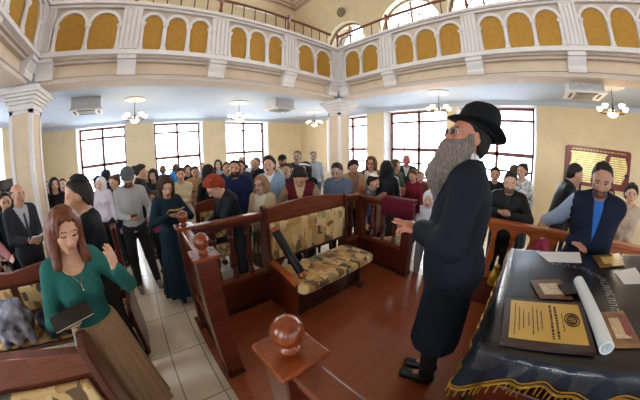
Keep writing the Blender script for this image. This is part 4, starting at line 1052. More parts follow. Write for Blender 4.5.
def cassette(x, y, w, d, rz_, label):
    root = thing('air_conditioner', label, 'air conditioner', (x, y, HC), rz_, 'air conditioners on the ceiling')
    m = MB(); m.box((-w/2, -d/2, -.25), (w/2, d/2, 0)); m.build('body', mat('#b9b7b4', .6), root, bevel=.01)
    m = MB(); m.box((-w/2 - .04, -d/2 - .04, -.28), (w/2 + .04, d/2 + .04, -.25)); p = m.build('face_plate', WHITE, root, bevel=.008)
    m = MB(); m.box((-w*.28, -d*.28, -.288), (w*.28, d*.28, -.28)); m.build('intake_grille', mat('#6a6a66', .6, 0, .3, 90), root)
    for sx, sy, a, b in ((0, 1, .62, .07), (0, -1, .62, .07), (1, 0, .07, .62), (-1, 0, .07, .62)):
        m = MB(); m.cbox((sx*w*.42, sy*d*.42, -.284), (w*a, d*b, .01)); m.build('outlet_slot', mat('#3a3b3e', .6), root)
    return root
ac = cassette(-1.33, 5.86, .66, .50, .12, 'ceiling air conditioner box nearest the left pillar')
ac['label'] = 'ceiling air conditioner box between the square pillar and the first chandelier'
dup(ac, (3.60, 5.72, HC), .1, 'ceiling air conditioner box over the crowd in the far corner')
dup(ac, (5.05, -1.2, HC), PI/2, 'ceiling air conditioner box above the plaque board beside the chandelier')
# memorial board on the right wall
root = thing('memorial_sign', 'large maroon wall board covered with rows of gold name plates', 'plaque', (WX1, -2.04, 1.82))
m = MB(); hw, hh, r = .90, .47, .07
poly = [(sx*(hw - r) + r*math.cos(a0 + t), sz*(hh - r) + r*math.sin(a0 + t)) for sx, sz, a0 in ((1, 1, 0), (-1, 1, PI/2), (-1, -1, PI), (1, -1, 1.5*PI)) for t in np.linspace(0, PI/2, 6)]
m.prism(poly, 0, -.03, 0); m.build('board', mat('#6a1f1c', .35, 0, .12, 6, 0, .3), root, bevel=.006)
GP = mat('#f0dc98', .3, .3, .2, 9)
for k in range(14):
    z = .32 - k*.052; a = .78 - .05*abs(math.sin(k*.5)) - (.03 if k in (0, 1) else 0); b = -.18 + .05*math.sin(k*.9) + (.05 if k > 7 else -.05)
    m = MB(); m.box((-.040, b, z - .0205), (-.028, a, z + .0205)); p = m.build('name_plate', GP, root)
for k in range(12):
    z = .28 - k*.052; a = -.28 - .05*abs(math.cos(k*.6)); b = -.74 - .07*math.sin(k*.35)
    m = MB(); m.box((-.040, b, z - .0205), (-.028, a, z + .0205)); m.build('name_plate', GP, root)
m = MB(); y = .72
while y > -.72:
    l = rng.uniform(.03, .10); m.box((-.034, y - l, .385), (-.028, y, .412)); y -= l + .025
m.build('heading_lettering', mat('#b99a55', .35, .5), root)['kind'] = 'stuff'
m = MB(); m.lathe([(.0, -.02), (.05, -.02), (.05, 0), (0, 0)], n=14); m.v = [(-.03 - v[2] - .02, v[0] - .80, v[1] - .10) for v in m.v]; m.build('ornament', mat('#16110f', .5), root)
# cupboard behind the left pillar, far
root = thing('bookcase', 'dark brown bookcase by the pillar behind the bald man in the suit', 'bookcase', (-3.62, 6.2, 0))
m = MB()
m.box((-.5, .15, 0), (.5, .18, 1.9)); m.build('back_panel', DARKWOOD, root)
for x in (-.5, .47): m = MB(); m.box((x, -.18, 0), (x + .03, .18, 1.9)); m.build('side_panel', DARKWOOD, root)
for z in (0, .45, .9, 1.35, 1.87): m = MB(); m.box((-.5, -.18, z), (.5, .18, z + .03)); m.build('shelf', DARKWOOD, root)
bc = ['#27304f', '#5a2320', '#8a7a5a', '#31465e', '#c9c4b8']; nb_ = 0
for z in (.93, 1.38):
    x = -4.05
    for i in range(12):
        w_ = rng.uniform(.035, .06); hh_ = rng.uniform(.24, .32); m = MB(); m.box((x, 6.04, z), (x + w_, 6.24, z + hh_)); o = m.build('book', mat(bc[(i*3 + nb_) % 5], .6))
        tag(o, 'bound book standing on a shelf of the dark bookcase by the pillar', 'book', 'books in the bookcase'); x += w_ + .004; nb_ += 1
# pale buildings across the street, seen through the windows
def house(x, y, w, d, h_, label, rz_=0):
    root = thing('building', label, 'building', (x, y, -1), rz_)
    m = MB(); m.box((-w/2, -d/2, 0), (w/2, d/2, h_)); m.build('wall', mat('#c9d2dc', .9), root)
    for i in range(4):
        for k in range(int(h_//3)):
            m = MB(); m.box((-w/2 + w*(i + .3)/4, -d/2 - .05, 1 + 3*k), (-w/2 + w*(i + .7)/4, -d/2, 2.6 + 3*k)); m.build('window', mat('#7f95b4', .3), root)
    m = MB(); m.box((-w/2 - .3, -d/2 - .3, h_), (w/2 + .3, d/2 + .3, h_ + .3)); m.build('roof', mat('#8f98a6', .8), root)
house(-2.2, 26, 6, 6, 7.5, 'pale grey house seen faintly through the window near the pillar')
house(30, -3, 8, 8, 13, 'pale tall facade seen faintly through the window behind the black hat', -PI/2)
# ------------------------------------------------------------------ cast
LENS = glass(); LENS.name = 'spectacle_lens'
[n for n in LENS.node_tree.nodes if n.type == 'FRESNEL'][0].inputs['IOR'].default_value = 1.7
def pol(az, d): a = rad(az); return d*math.sin(a), d*math.cos(a)
CAM = (0., 0., 1.8)
def prop_box(name, label, cat, c, size, face, col, tilt=0., rough=.35, roll=0.):
    m = MB(); m.cbox((0, 0, 0), size, Matrix.Rotation(rad(tilt), 4, 'X') @ Matrix.Rotation(rad(roll), 4, 'Y'))
    return tag(m.build(name, mat(col, rough), None, bevel=.002, loc=c, rotz=-rad(face)), label, cat)
def prop_book(label, c, face, col, tilt=0., w=.13, h=.18, page='#e8e2d2', openb=True):
    root = thing('book', label, 'book', c, -rad(face)); T = Matrix.Rotation(rad(tilt), 4, 'X')
    for sg in ((-1, 1) if openb else (1,)):
        R2 = T @ Matrix.Rotation(-sg*rad(12 if openb else 0), 4, 'Y'); o0 = 0 if openb else -w/2
        a, b = sorted((o0, o0 + sg*w)); m = MB(); m.box((a, -h/2, -.004), (b, h/2, 0), R2); m.build('cover', mat(col, .5), root)
        a, b = sorted((o0 + sg*.002, o0 + sg*(w - .006))); m = MB(); m.box((a, -h/2 + .005, 0), (b, h/2 - .005, .012), R2); m.build('pages', mat(page, .8, 0, .05), root)
    return root
def prop_closed(label, c, face, col, tilt, w, h, th=.014):
    root = thing('booklet', label, 'booklet', c, -rad(face)); T = Matrix.Rotation(rad(tilt), 4, 'X')
    for z0, z1 in ((-th/2 - .003, -th/2), (th/2, th/2 + .003)):
        m = MB(); m.box((-w/2, -h/2, z0), (w/2, h/2, z1), T); m.build('cover', mat(col, .4), root)
    m = MB(); m.box((-w/2 + .004, -h/2 + .003, -th/2), (w/2 - .004, h/2 - .003, th/2), T); m.build('pages', mat('#d9cfb4', .8, 0, .05), root)
    return root
# --- the bearded speaker on the platform
rb = person('bearded person in black fedora and long dark coat, pointing while standing beside the desk', 1.30, .30, 1.85, -14, z=PZF, skin='#bb7a60', hair=('short', '#1b1714'),
    top=('coat', '#111824', {'neck': .068, 'hem': .41, 'flare': (.165, .200), 'pleat': .015, 'v': 1.22, 'vs': .22, 'scale': 90, 'var': .12, 'fold': .0022}), bottom=('trousers', '#07080b'),
    head=(-13, -29, 0), Lw=(1.12, .46, 1.40), R=(.20, .08, .98), lod='near', shirt='#e9e9ee', hat=('fedora', '#0a0b0e', 13), glasses='#8d9198', beard=('long', '#70655d'), fat=1.24,
    hp=((( -.35, 1.0, .25), (.35, .15, -.9), (.5, .2, .85)), None), curl=(.95, .7), point=((0, 1), None), elbow=((-.9, -.25, -.5), None), stance=-.045)
# --- the reader in green
wm = person('person with long auburn hair in green top and beige skirt, one hand raised, looking down', -.535, 1.40, 1.64, 152, fem=True, skin='#d3a184', hair=('long', '#6b3a22', {'len': .26, 'front': .05, 'rough': .4, 'off': .012}),
    top=('sweater', '#276660', {'hem': .84, 'scoop': 1, 'scale': 40, 'var': .1, 'neck': .075}), bottom=('skirt', '#a98a66', {'hem': .10, 'r': .235, 'pleat': .07, 'npl': 17, 'lean': (-.02, .0)}),
    head=(11, -4, -4), Lw=(-.262, 1.28, 1.30), Rw=(-.515, 1.16, 1.135), lod='near', eyes='down', lips='#bd7466', hp=(((.05, .05, 1.0), (.5, -.6, .1), (-.6, -.5, .4)), ((.9, .3, .15), (-.2, .3, 1), (.3, .9, -.1))), curl=(.35, .55), fat=1.02, elbow=((-.6, -.2, -1), (.6, -.3, -1)))
m = MB(); m.tube([(q*.055*math.cos(t), .045 + .04*math.sin(t), 1.415 - .05*math.sin(t)) for q, t in [(1, a) for a in np.linspace(.0, PI, 12)]], .0016, 5)
hb = wm.hand1; prop_closed('slim dark booklet with pale edge held at the waist of the person in green', (hb[0] + .05, hb[1] - .005, hb[2] + .04), 152, '#1d1412', -8, .21, .12, .007)
def needle(f):
    p = f.up((0, .125, 1.335)); m = MB(); m.tube([p*f.s, (p + np.array([0, .004, -.03]))*f.s], .003, 5); m.sphere((p + np.array([0, .006, -.038]))*f.s, .007, 8, 6); m.build('pendant', mat('#d8d0b8', .25, .8), f.root, True)
    m = MB(); m.tube([(f.up((x_, .075 + .05*(1 - abs(x_)/.06), 1.335 + .10*(abs(x_)/.06)**1.2)))*f.s for x_ in np.linspace(-.06, .06, 9)], .0014, 5); m.build('necklace', mat('#d8d0b8', .25, .8), f.root, True)
needle(wm)
# --- people along the left aisle
P = person
x, y = pol(-15.0, 2.02)
P('person in black sweater and dark kippah seen from behind, beside the pew end', x, y, 1.76, -92, skin='#c08e6e', hair=('short', '#2b211c', {'off': .0}), top=('sweater', '#0e1016', {'hem': .86}), bottom=('trousers', '#0d0e12'), head=(10, -14, 0), L=(-.12, .30, 1.15), R=(.14, .30, 1.15), lod='mid', hat=('kippah', '#1d222e'), fat=1.08)
x, y = pol(-4.6, 3.52)
f = P('person in grey cap and pale grey pullover looking at a phone in the aisle', x, y, 1.78, 172, skin='#c9987c', hair=('short', '#2a211c'), top=('sweater', '#a7a6a6', {'hem': .88, 'fold': .002}), bottom=('trousers', '#17191e'), head=(16, 0, 0), L=(-.20, .26, 1.06), R=(.05, .30, 1.13), lod='mid', hat=('cap', '#55585e'), beard=('short', '#4a3a30'), shoe='#7d766e', stance=.05)
h1 = f.hand1; prop_box('phone', 'black phone in the hands of the person in the grey cap', 'phone', (h1[0], h1[1] - .02, h1[2] + .03), (.075, .15, .010), 172, '#08090b', 30)
x, y = pol(3.9, 2.98)
f = P('person with long brown hair in long dark teal dress, reading in the aisle', x, y, 1.64, 165, fem=True, skin='#cf9f82', hair=('long', '#3a271c', {'len': .34, 'front': .05}), top=('dress', '#122a38', {'hem': .13, 'flare': (.15, .31), 'pleat': .06, 'npl': 13}), bottom=None, head=(24, 8, 0), L=(-.05, .26, 1.25), R=(.08, .25, 1.27), lod='mid', elbow=((-.8, -.1, -.7), (.8, -.1, -.7)))
h1 = f.hand1; h0 = f.hand0; prop_book('dark open prayer book held by the person in the long teal dress', ((h0[0] + h1[0])/2, (h0[1] + h1[1])/2 - .03, (h0[2] + h1[2])/2 + .03), 165, '#3a2018', 25, .10, .15, '#e2b07a')
x, y = pol(-28.6, 3.75)
f = P('bald person in dark suit and tie holding a white book beside the square pillar', x, y, 1.78, 128, skin='#c58f74', hair=('bald', '#3a332e'), top=('jacket', '#2a2b32', {'v': 1.15}), bottom=('trousers', '#1a1b20'), head=(4, -8, 0), L=(-.04, .30, 1.10), R=(.12, .30, 1.12), lod='mid', shirt='#aeb2bd', tie='#2c3142', fat=1.12)
h1 = f.hand1; h0 = f.hand0; prop_book('white book in the hands of the bald person in the suit', tuple((np.array(h0) + np.array(h1))/2 + np.array([.03, -.02, .03])), 128, '#d6d6dc', 30, .09, .16, openb=True)
x, y = pol(-31.2, 4.15)
P('person in black padded jacket half hidden behind the bald person', x, y, 1.70, 140, skin='#b98a70', hair=('short', '#1e1815'), top=('jacket', '#101218'), head=(5, 0, 0))
x, y = pol(-22.3, 6.4); P('older person in pale blue shirt partly behind the square pillar', x, y, 1.72, 160, skin='#c49a84', hair=('short', '#8a8078'), top=('shirt', '#8aa2c0'), glasses='#555555')
x, y = pol(-20.7, 5.4); P('person with long dark hair in black lace top standing beside the square pillar', x, y, 1.76, 150, fem=True, skin='#c99a80', hair=('long', '#1d1613', {'len': .25, 'front': .03}), top=('sweater', '#101014', {'var': .4}), bottom=('skirt', '#111116'))
x, y = pol(-18.9, 6.0); P('young person in navy jacket behind the long-haired person in black lace', x, y, 1.71, 165, skin='#cba086', hair=('short', '#241c18'), top=('jacket', '#1b2746', {'v': 1.2}), shirt='#c8ccd8')
x, y = pol(-17.4, 4.9); P('child with white collar just in front of the kippah wearer\'s face', x, y, 1.42, 160, child=True, skin='#d0a68c', hair=('bob', '#3a2a20'), top=('sweater', '#1a1c24'), shirt='#e8e6ea', head=(0, -10, 0), fem=True)
x, y = pol(-9.3, 4.9); P('person with dark hair turned away in front of the first window', x, y, 1.77, 30, skin='#b88a70', hair=('short', '#1d2030'), top=('jacket', '#20263a'))
x, y = pol(-11.2, 4.1); P('person in dark blue hooded jacket behind the small child in the white hat', x, y, 1.70, 140, skin='#c09478', hair=('short', '#191b28'), top=('jacket', '#232b4a'), head=(8, 10, 0))
x, y = pol(-10.6, 3.55); P('small child in white hat and pale lilac coat carried behind the kippah wearer', x, y, 1.10, 190, z=.58, child=True, skin='#dcb09a', hair=('short', '#8a6a50'), top=('jacket', '#d9d0dc'), hat=('hood', '#e8e4ea'), head=(0, 10, 0), fem=True)
x, y = pol(-7.3, 4.6); P('person with brown hair tied back in dark green coat next to the grey cap', x, y, 1.66, 215, fem=True, skin='#cf9f84', hair=('bun', '#4a3024'), top=('coat', '#122023'), head=(5, 10, 0))
x, y = pol(-1.7, 4.7); P('person in profile with dark ponytail and black jacket beside the grey pullover', x, y, 1.79, 100, fem=True, skin='#c99b80', hair=('ponytail', '#1f1816'), top=('jacket', '#20222a'), head=(10, 0, 0))
x, y = pol(-.3, 5.6); P('child with brown hair in denim jacket between the ponytail and the black-haired person', x, y, 1.62, 180, child=True, skin='#d0a388', hair=('short', '#6a4a34'), top=('jacket', '#39485f'))
x, y = pol(1.4, 5.1); P('person with straight black hair in charcoal top, behind the dress wearer\'s head', x, y, 1.67, 190, fem=True, skin='#cfa086', hair=('long', '#15110f', {'len': .2}), top=('sweater', '#23262e'), bottom=('skirt', '#22242c'), head=(14, 0, 0))
x, y = pol(.9, 4.0); P('small child in pink top at the elbow of the person in the grey pullover', x, y, 1.34, 200, child=True, fem=True, skin='#d3a78c', hair=('bob', '#4a3226'), top=('sweater', '#b0467a'))
x, y = pol(3.7, 6.5); P('person in bright royal blue jacket seen from behind under the second window', x, y, 1.69, 10, skin='#b88c74', hair=('short', '#6b5444'), top=('jacket', '#1b47c8'))
x, y = pol(6.8, 6.6); P('person in sky blue anorak with brown hair near the second window post', x, y, 1.70, 30, skin='#b88c74', hair=('short', '#5a4436'), top=('jacket', '#2b8fd0'), Lw=None, L=(-.16, .22, 1.55))
x, y = pol(7.8, 4.2); P('person with dark hair in cream knit sweater with arms folded', x, y, 1.66, 190, fem=True, skin='#c68f72', hair=('bun', '#1c1512'), top=('sweater', '#cdb994', {'hem': .86}), bottom=('trousers', '#cabfa8'), L=(.12, .20, 1.14), R=(-.12, .22, 1.17), lod='mid')
x, y = pol(9.5, 5.7); P('person with shoulder-length dark hair in black jacket behind the tan-shirted person', x, y, 1.66, 185, fem=True, skin='#cda184', hair=('long', '#241a16', {'len': .18}), top=('jacket', '#17181e'))
x, y = pol(11.3, 4.9); f = P('person with short dark hair in tan shirt holding a phone below the second window', x, y, 1.65, 192, skin='#bf9075', hair=('short', '#241d18'), top=('shirt', '#a88660'), bottom=('trousers', '#8c7350'), head=(12, 0, 0), L=(-.06, .27, 1.16), R=(.10, .27, 1.18), lod='mid')
prop_box('phone', 'dark phone held by the person in the tan shirt', 'phone', (f.hand1[0], f.hand1[1], f.hand1[2] + .03), (.075, .14, .01), 190, '#0b0b0d', 35)
x, y = pol(13.0, 7.0); P('person in pale shirt standing far back at the edge of the second window', x, y, 1.65, 190, skin='#c29a84', hair=('short', '#6a5548'), top=('shirt', '#a9b4c6'))
x, y = pol(14.4, 3.72); P('person with very long black hair and black dress turned away beside the red-haired person', x, y, 1.68, 350, fem=True, skin='#c69a80', hair=('long', '#0d0b0c', {'len': .46, 'front': .0}), top=('dress', '#0f1016', {'hem': .3}), bottom=None)
x, y = pol(16.9, 6.3); P('person with long dark hair and pale grey top standing against the wall between windows', x, y, 1.71, 200, fem=True, skin='#d0a58a', hair=('long', '#2c1f1a', {'len': .24}), top=('sweater', '#9aa4b8'), bottom=('skirt', '#4a4f60'))
# --- in front of the bench side
x, y = pol(20.6, 2.78)
f = P('red-haired person with glasses in black jacket bending forward over the balustrade', x, y, 1.66, 262, fem=True, skin='#d6a88e', hair=('curly', '#8e3418', {'off': .014}), top=('jacket', '#0f1218', {'rough': .6}), bottom=('trousers', '#101218'), lean=20, head=(22, 0, 0), L=(.0, .44, 1.02), R=(.16, .42, 1.04), lod='mid', glasses='#3a2a26')
prop_book('open book in the hands of the red-haired person by the balustrade', (f.hand1[0] + .03, f.hand1[1], f.hand1[2] + .03), 262, '#26303e', 20, .10, .15)
x, y = pol(20.8, 3.5); P('person with dark full beard in navy blue padded jacket behind the red-haired person', x, y, 1.73, 205, skin='#c1906f', hair=('short', '#1c1714'), top=('jacket', '#16204a', {'fold': .003}), beard=('short', '#2a211c'), lod='mid', fat=1.15)
x, y = pol(19.0, 4.7); P('person with dark hair peeking past the bearded person in the navy jacket', x, y, 1.68, 195, skin='#c79c82', hair=('short', '#2a211d'), top=('jacket', '#1e2c3e'))
x, y = pol(22.3, 5.0); P('person in dark cap-like hair and grey jacket just behind the navy padded jacket', x, y, 1.68, 215, skin='#c3957a', hair=('thick', '#231c19'), top=('jacket', '#3b4250'))
x, y = pol(22.5, 8.0); P('dark-haired person standing far back directly before the third window', x, y, 1.74, 200, skin='#b88c76', hair=('short', '#2e2622'), top=('jacket', '#2c3a58'))
x, y = pol(25.1, 7.4); P('person in pale hooded top far back by the lower third window', x, y, 1.63, 205, skin='#c49b86', hair=('short', '#4a3c34'), top=('sweater', '#b9c0cc'))
x, y = pol(26.2, 5.2); P('grey-haired person in black jacket looking sideways in the middle of the crowd', x, y, 1.73, 265, skin='#c39a82', hair=('short', '#5f5c5a'), top=('jacket', '#161a22'), head=(0, -20, 0))
x, y = pol(27.1, 3.0); P('blond person with glasses in beige coat behind the balustrade spindles', x, y, 1.52, 240, fem=True, skin='#d6aa94', hair=('long', '#9a7a5a', {'len': .16, 'front': .02}), top=('coat', '#cbb896', {'v': 1.1}), bottom=('skirt', '#6b5a48'), shirt='#e8e0d8', glasses='#5a4a44', lod='mid', L=(-.1, .25, 1.1), R=(.1, .25, 1.1))
x, y = pol(29.3, 3.6); P('tall person with swept-up dark hair and light blue sweater over white collar', x, y, 1.75, 225, skin='#cfa084', hair=('tall', '#2a201b'), top=('sweater', '#8fa9c6', {'v': 1.30, 'vs': .4}), shirt='#eceef2', lod='mid')
x, y = pol(32.5, 5.0); P('person in black baseball cap and flowered shirt near the room corner', x, y, 1.76, 225, skin='#a9785c', hair=('short', '#1a1512'), top=('shirt', '#c9b9ae', {'var': .9, 'scale': 22}), hat=('cap', '#15161a'), beard=('short', '#201814'))
x, y = pol(33.6, 4.4); P('person holding a bouquet-coloured scarf close to the black baseball cap', x, y, 1.60, 230, fem=True, skin='#c79a80', hair=('bun', '#33261f'), top=('sweater', '#3c2b36', {'var': .8, 'scale': 25}))
x, y = pol(36.2, 5.3); P('person in charcoal sweater standing tallest near the far corner of the room', x, y, 1.84, 225, skin='#a58a7c', hair=('short', '#4a4440'), top=('sweater', '#34393c'))
x, y = pol(40.1, 6.0); P('person in pale grey blue shirt beside the tallest one in the far corner', x, y, 1.82, 220, skin='#a8907f', hair=('short', '#55504c'), top=('shirt', '#a5b3c4'), bottom=('trousers', '#2a54a0'))
x, y = pol(38.2, 3.75); P('person with dark hair and white headband looking over the bowed head', x, y, 1.64, 235, fem=True, skin='#cf9f82', hair=('bob', '#2a1d18'), top=('sweater', '#181a22'), hat=('headband', '#e8e6e2'), lod='mid', head=(6, 8, 0))
x, y = pol(36.8, 3.05); P('person with bowed dark head in maroon vest with tan sleeves behind the bench', x, y, 1.66, 222, skin='#c9987a', hair=('thick', '#1c1514', {'off': .02}), top=('sweater', '#5a1420', {'v': 1.24, 'vs': .3}), sleeve='#8f7a62', shirt='#c6a684', lean=4, head=(42, 0, 0), L=(-.16, .22, 1.0), R=(.18, .22, 1.0), lod='mid', elbow=((-1, -.1, -.5), (1, -.1, -.5)))
x, y = pol(46.2, 3.4); f = P('person in blue grey sweater reading a paper behind the bench end near corner post', x, y, 1.66, 245, skin='#b0907f', hair=('short', '#2c2826'), top=('sweater', '#5d6b80'), head=(24, 0, 0), L=(-.10, .28, 1.08), R=(.10, .28, 1.08), lod='mid')
prop_box('sheet_of_paper', 'white sheet held by the person in the blue grey sweater', 'paper', (f.hand1[0] - .05, f.hand1[1] - .02, f.hand1[2] + .035), (.21, .29, .003), 245, '#e6e4e2', 25, .7)
x, y = pol(49.8, 4.1); f = P('person with curly dark hair in beige jacket reading behind the corner ball post', x, y, 1.66, 205, skin='#b98a70', hair=('curly', '#171210'), top=('jacket', '#b39474', {'v': 1.15}), shirt='#8a6a56', head=(20, 10, 0), L=(-.08, .30, 1.06), R=(.12, .30, 1.08), lod='mid')
prop_book('dark book in the hands of the curly-haired person in the beige jacket', (f.hand1[0], f.hand1[1], f.hand1[2] + .03), 205, '#2a1614', 20, .10, .15)
x, y = pol(54.3, 4.3); P('person in sunglasses and camel coat over a white shirt, with blue sleeve beside', x, y, 1.71, 245, fem=True, skin='#c08c70', hair=('bob', '#5a3a26'), top=('coat', '#8a5f3a', {'v': 1.05, 'vs': .35}), shirt='#ded6ca', sleeve='#2c4a78', glasses='#1a1512', lod='mid')
x, y = pol(54.2, 3.55); P('boy in white kippah looking down beyond the far corner ball post', x, y, 1.46, 170, child=True, skin='#bd8f74', hair=('short', '#1f1814'), top=('sweater', '#5b6478'), hat=('kippah', '#e9e7e2', 10), head=(20, 0, 0), lod='mid')
x, y = pol(58.1, 3.75); P('person with long black hair and shiny black jacket seen from behind', x, y, 1.66, 40, fem=True, skin='#c09078', hair=('long', '#0c0a0b', {'len': .30, 'front': .0}), top=('jacket', '#12131a', {'rough': .35}), bottom=('skirt', '#15161c'), lod='mid')
x, y = pol(60.2, 4.6); P('person with brown bobbed hair in olive green jacket beside the wide window', x, y, 1.66, 200, fem=True, skin='#c99b82', hair=('bob', '#4d3626'), top=('jacket', '#4a5440'), lod='mid')
x, y = pol(62.9, 5.3); P('balding red-faced person in dark green jacket before the wide window', x, y, 1.76, 245, skin='#b5675a', hair=('bald', '#8a7a70'), top=('jacket', '#1d3b34', {'v': 1.25}), shirt='#c9ccd0', L=(-.08, .26, 1.12), R=(.10, .26, 1.12))
x, y = pol(64.7, 4.6); P('girl with tied brown hair in red top looking down before the wide window', x, y, 1.48, 270, fem=True, child=True, skin='#cf9f86', hair=('ponytail', '#5a3d2c'), top=('sweater', '#7a1e2c'), head=(15, 0, 0))
x, y = pol(66.4, 4.9); P('brown-haired person sitting low behind the girl in red', x, y, 1.42, 250, child=True, skin='#c5977e', hair=('short', '#4a342a'), top=('jacket', '#6b3a30'))
x, y = pol(68.9, 3.05); f = P('child in white hooded sweatshirt standing behind the maroon cloth, facing the platform', x, y, 1.32, 262, child=True, skin='#d7ab96', hair=('short', '#8a6a52'), top=('jacket', '#d3d5de', {'rough': .9}), hat=('hood', '#dcdde4'), bottom=('trousers', '#8c8a90'), lod='mid', head=(6, 0, 0), L=(-.07, .24, 1.06), R=(.07, .24, 1.06))
prop_book('white open booklet held by the child in the white hood', tuple((np.array(f.hand0) + np.array(f.hand1))/2 + np.array([-.03, 0, .03])), 262, '#e9e6e0', 25, .09, .14)
# --- beyond the desk
x, y = pol(87.6, 2.98); f = P('person with cropped hair in black leather jacket holding a phone at the rail', x, y, 1.67, 268, skin='#c39a82', hair=('crop', '#2a211d'), top=('jacket', '#101217', {'rough': .55, 'v': 1.3, 'vs': .25}), shirt='#1c1e24', head=(16, 0, 0), L=(-.05, .28, 1.27), R=(.10, .28, 1.29), lod='mid', beard=('short', '#7a6050'), elbow=((-1, .1, -.6), (1, .1, -.6)))
h1 = (np.array(f.hand0) + np.array(f.hand1))/2; prop_box('phone', 'black phone held by the person in the leather jacket at the rail', 'phone', (h1[0] - .05, h1[1], h1[2] + .065), (.15, .09, .010), 268, '#0a0b0e', 40)
x, y = pol(84.0, 4.3); P('dark-haired person just behind the black coat\'s shoulder, below the window', x, y, 1.63, 265, skin='#b98c74', hair=('thick', '#1b1512'), top=('jacket', '#15161c'))
x, y = pol(88.2, 4.9); P('brown-haired person turned away between rail and window', x, y, 1.69, 60, fem=True, skin='#c0927a', hair=('bun', '#4d3528'), top=('sweater', '#5d6a80'), bottom=('skirt', '#5a5f70'))
x, y = pol(90.2, 4.4); P('person with dark updo in black and white patterned blouse by the window corner', x, y, 1.74, 300, fem=True, skin='#bd9078', hair=('bun', '#201815'), top=('shirt', '#b9bcc8', {'var': .95, 'scale': 18}), bottom=('skirt', '#2a2c34'))
x, y = pol(98.6, 3.55); P('person in black leather jacket bending sideways below the maroon plaque board', x, y, 1.86, 175, skin='#b98a72', hair=('crop', '#1d1815'), top=('jacket', '#14171d', {'rough': .6}), bottom=('trousers', '#121319'), lean=14, head=(6, 0, 0), lod='mid', L=(-.2, .35, .95), R=(.2, .38, .95))
x, y = pol(102.2, 5.6); P('small face of a dark-haired person between the two jacket wearers, before the plaque board', x, y, 1.52, 275, fem=True, child=True, skin='#b5866e', hair=('bob', '#1a1412'), top=('sweater', '#2a2228'))
x, y = pol(109.6, 5.2); P('person in black clothes almost hidden beside the plaque board', x, y, 1.50, 290, skin='#9a7460', hair=('short', '#141110'), top=('jacket', '#14141a'))
jm = P('dark-haired person with stubble in navy jacket and blue shirt, hand on rail behind the desk', 2.17, -.67, 1.70, -78, z=PZF, skin='#a97a62', hair=('crop', '#1a1512', {'slope': .5}), top=('jacket', '#10182c', {'v': 1.15, 'vs': .13, 'fold': .002}), bottom=('trousers', '#14161c'), lean=10, head=(10, 4, 0), Rw=(2.58, -.27, 1.235), Lw=(1.97, -.46, 1.275), lod='near', shirt='#1d5fae', sleeve=(None, '#8fa0b8'), beard=('short', '#5a4438'), fat=1.25,
    hp=(((-.9, .5, -.05), (0, 0, -1), (-.3, -.9, 0)), ((.1, 1, -.15), (0, 0, -1), (-1, 0, .1))), curl=(.35, .35))
x, y = pol(113.6, 4.0); f = P('person with short curly dark hair in beige cardigan beyond the plaque board', x, y, 1.67, 285, fem=True, skin='#c79a82', hair=('curly', '#2a1d1a'), top=('sweater', '#b9a593', {'hem': .80}), bottom=('trousers', '#3a3634'), lod='mid', L=(.05, .24, 1.05), R=(-.03, .26, 1.08))
# child between the balusters
x, y = pol(96.6, 3.15); P('small child in pink top and yellow hat crouched behind the orange rail arches', x, y, 1.12, 275, child=True, fem=True, skin='#d3a68c', hair=('bob', '#5a4030'), top=('sweater', '#b04a6c'), hat=('beanie', '#d9a92a'))
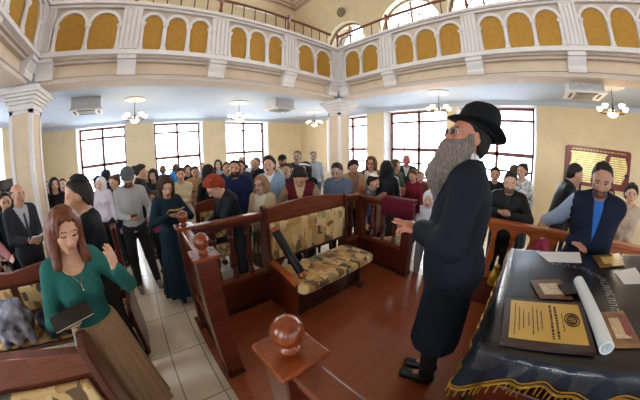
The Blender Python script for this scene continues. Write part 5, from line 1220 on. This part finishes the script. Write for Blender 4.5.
# --- seated on the left pews
P('person with dusty pink sleeves folding arms on the pew back behind the patterned coat', -2.18, 2.84, 1.62, 150, fem=True, skin='#c79a82', hair=('bob', '#3a2a22'), top=('sweater', '#a06a6c'), bottom=('trousers', '#1b1d26'), lean=12, head=(20, 0, 0), Lw=(-1.58, 2.50, 1.075), Rw=(-1.72, 2.58, 1.08), lod='mid', elbow=((0, -.4, -.2), (0, -.4, -.2)))
def lump(name, label, cat, c, size, col, seed, var=.3, scale=30, rotz=0.):
    A = Sdf(); r_ = np.random.default_rng(seed); sx, sy, sz = size
    A.ell((0, 0, sz*.35), (sx*.75, sy*.8, sz*.40), k=.05); A.cap((-sx*.6, -sy*.5, sz*.5), (sx*.2, -sy*.8, sz*.15), .055, .045, k=.03); A.cap((sx*.5, -sy*.3, sz*.55), (sx*.75, -sy*.7, sz*.1), .055, .045, k=.03)
    A.cap((-sx*.3, sy*.2, sz*.7), (sx*.35, sy*.1, sz*.75), .06, .05, k=.06); A.cap((-sx*.8, 0, sz*.2), (-sx*.4, -sy*.6, sz*.1), .06, k=.05)
    A.plane((0, 0, 0), (0, 0, -1))
    V, F = A.mesh(.014, noise=lambda X, Y, Z: .005*np.sin(X*34 + seed + 3*np.sin(Z*13))*np.sin(Z*22 + 2*np.sin(Y*19 + X*9)))
    return tag(link(name, fastmesh(name, V, F, [mat(col, .9, 0, var, scale, .3)]), None, c, rotz), label, cat)
lump('coat', 'grey and white patterned coat lying on the pew before the pink-sleeved person', 'coat', (-1.66, 2.22, .467), (.26, .22, .44), '#8d90a0', 3, .9, 11)
lump('bag', 'dark navy bag with bright specks on the pew beside the patterned coat', 'bag', (-1.12, 2.24, .467), (.32, .22, .40), '#1a1f2c', 5, .8, 40)
lump('jacket', 'olive green jacket hanging over the pew back beside the auburn hair', 'jacket', (-1.02, 2.49, .62), (.40, .08, .52), '#5d6148', 8, .4, 30)
# ------------------------------------------------------------------ light, sky, camera
W = bpy.data.worlds.new('World'); SC.world = W; W.use_nodes = True
bg = W.node_tree.nodes['Background']; bg.inputs['Color'].default_value = (.82, .91, 1.0, 1); bg.inputs['Strength'].default_value = 9.0
cam = bpy.data.cameras.new('camera'); co = bpy.data.objects.new('camera', cam); COL.objects.link(co); SC.camera = co
cam.type = 'PANO'; cam.panorama_type = 'FISHEYE_LENS_POLYNOMIAL'; cam.sensor_width = 36.; cam.sensor_height = 22.5; cam.clip_start = .02
px = 36/640; FL, AA = 232.2283, -.06944182
cam.fisheye_fov = rad(220)
cam.fisheye_polynomial_k0 = 0; cam.fisheye_polynomial_k1 = -1/(FL*px); cam.fisheye_polynomial_k2 = 0; cam.fisheye_polynomial_k3 = -AA/FL/320**2/px**3; cam.fisheye_polynomial_k4 = 0
CM = [[.74575037, -.66604278, -.01560119], [.147357, .14206393, .97882775], [-.64972479, -.7322601, .20409029]]
co.matrix_world = Matrix.Translation(CAM) @ Matrix(CM).transposed().to_4x4()
SC.view_settings.view_transform = 'Standard'; SC.view_settings.look = 'None'; SC.view_settings.gamma = 1; SC.view_settings.exposure = 0.45
SC.cycles.use_denoising = True; SC.cycles.max_bounces = 10; SC.cycles.diffuse_bounces = 5; SC.cycles.sample_clamp_indirect = 8; SC.cycles.transparent_max_bounces = 12
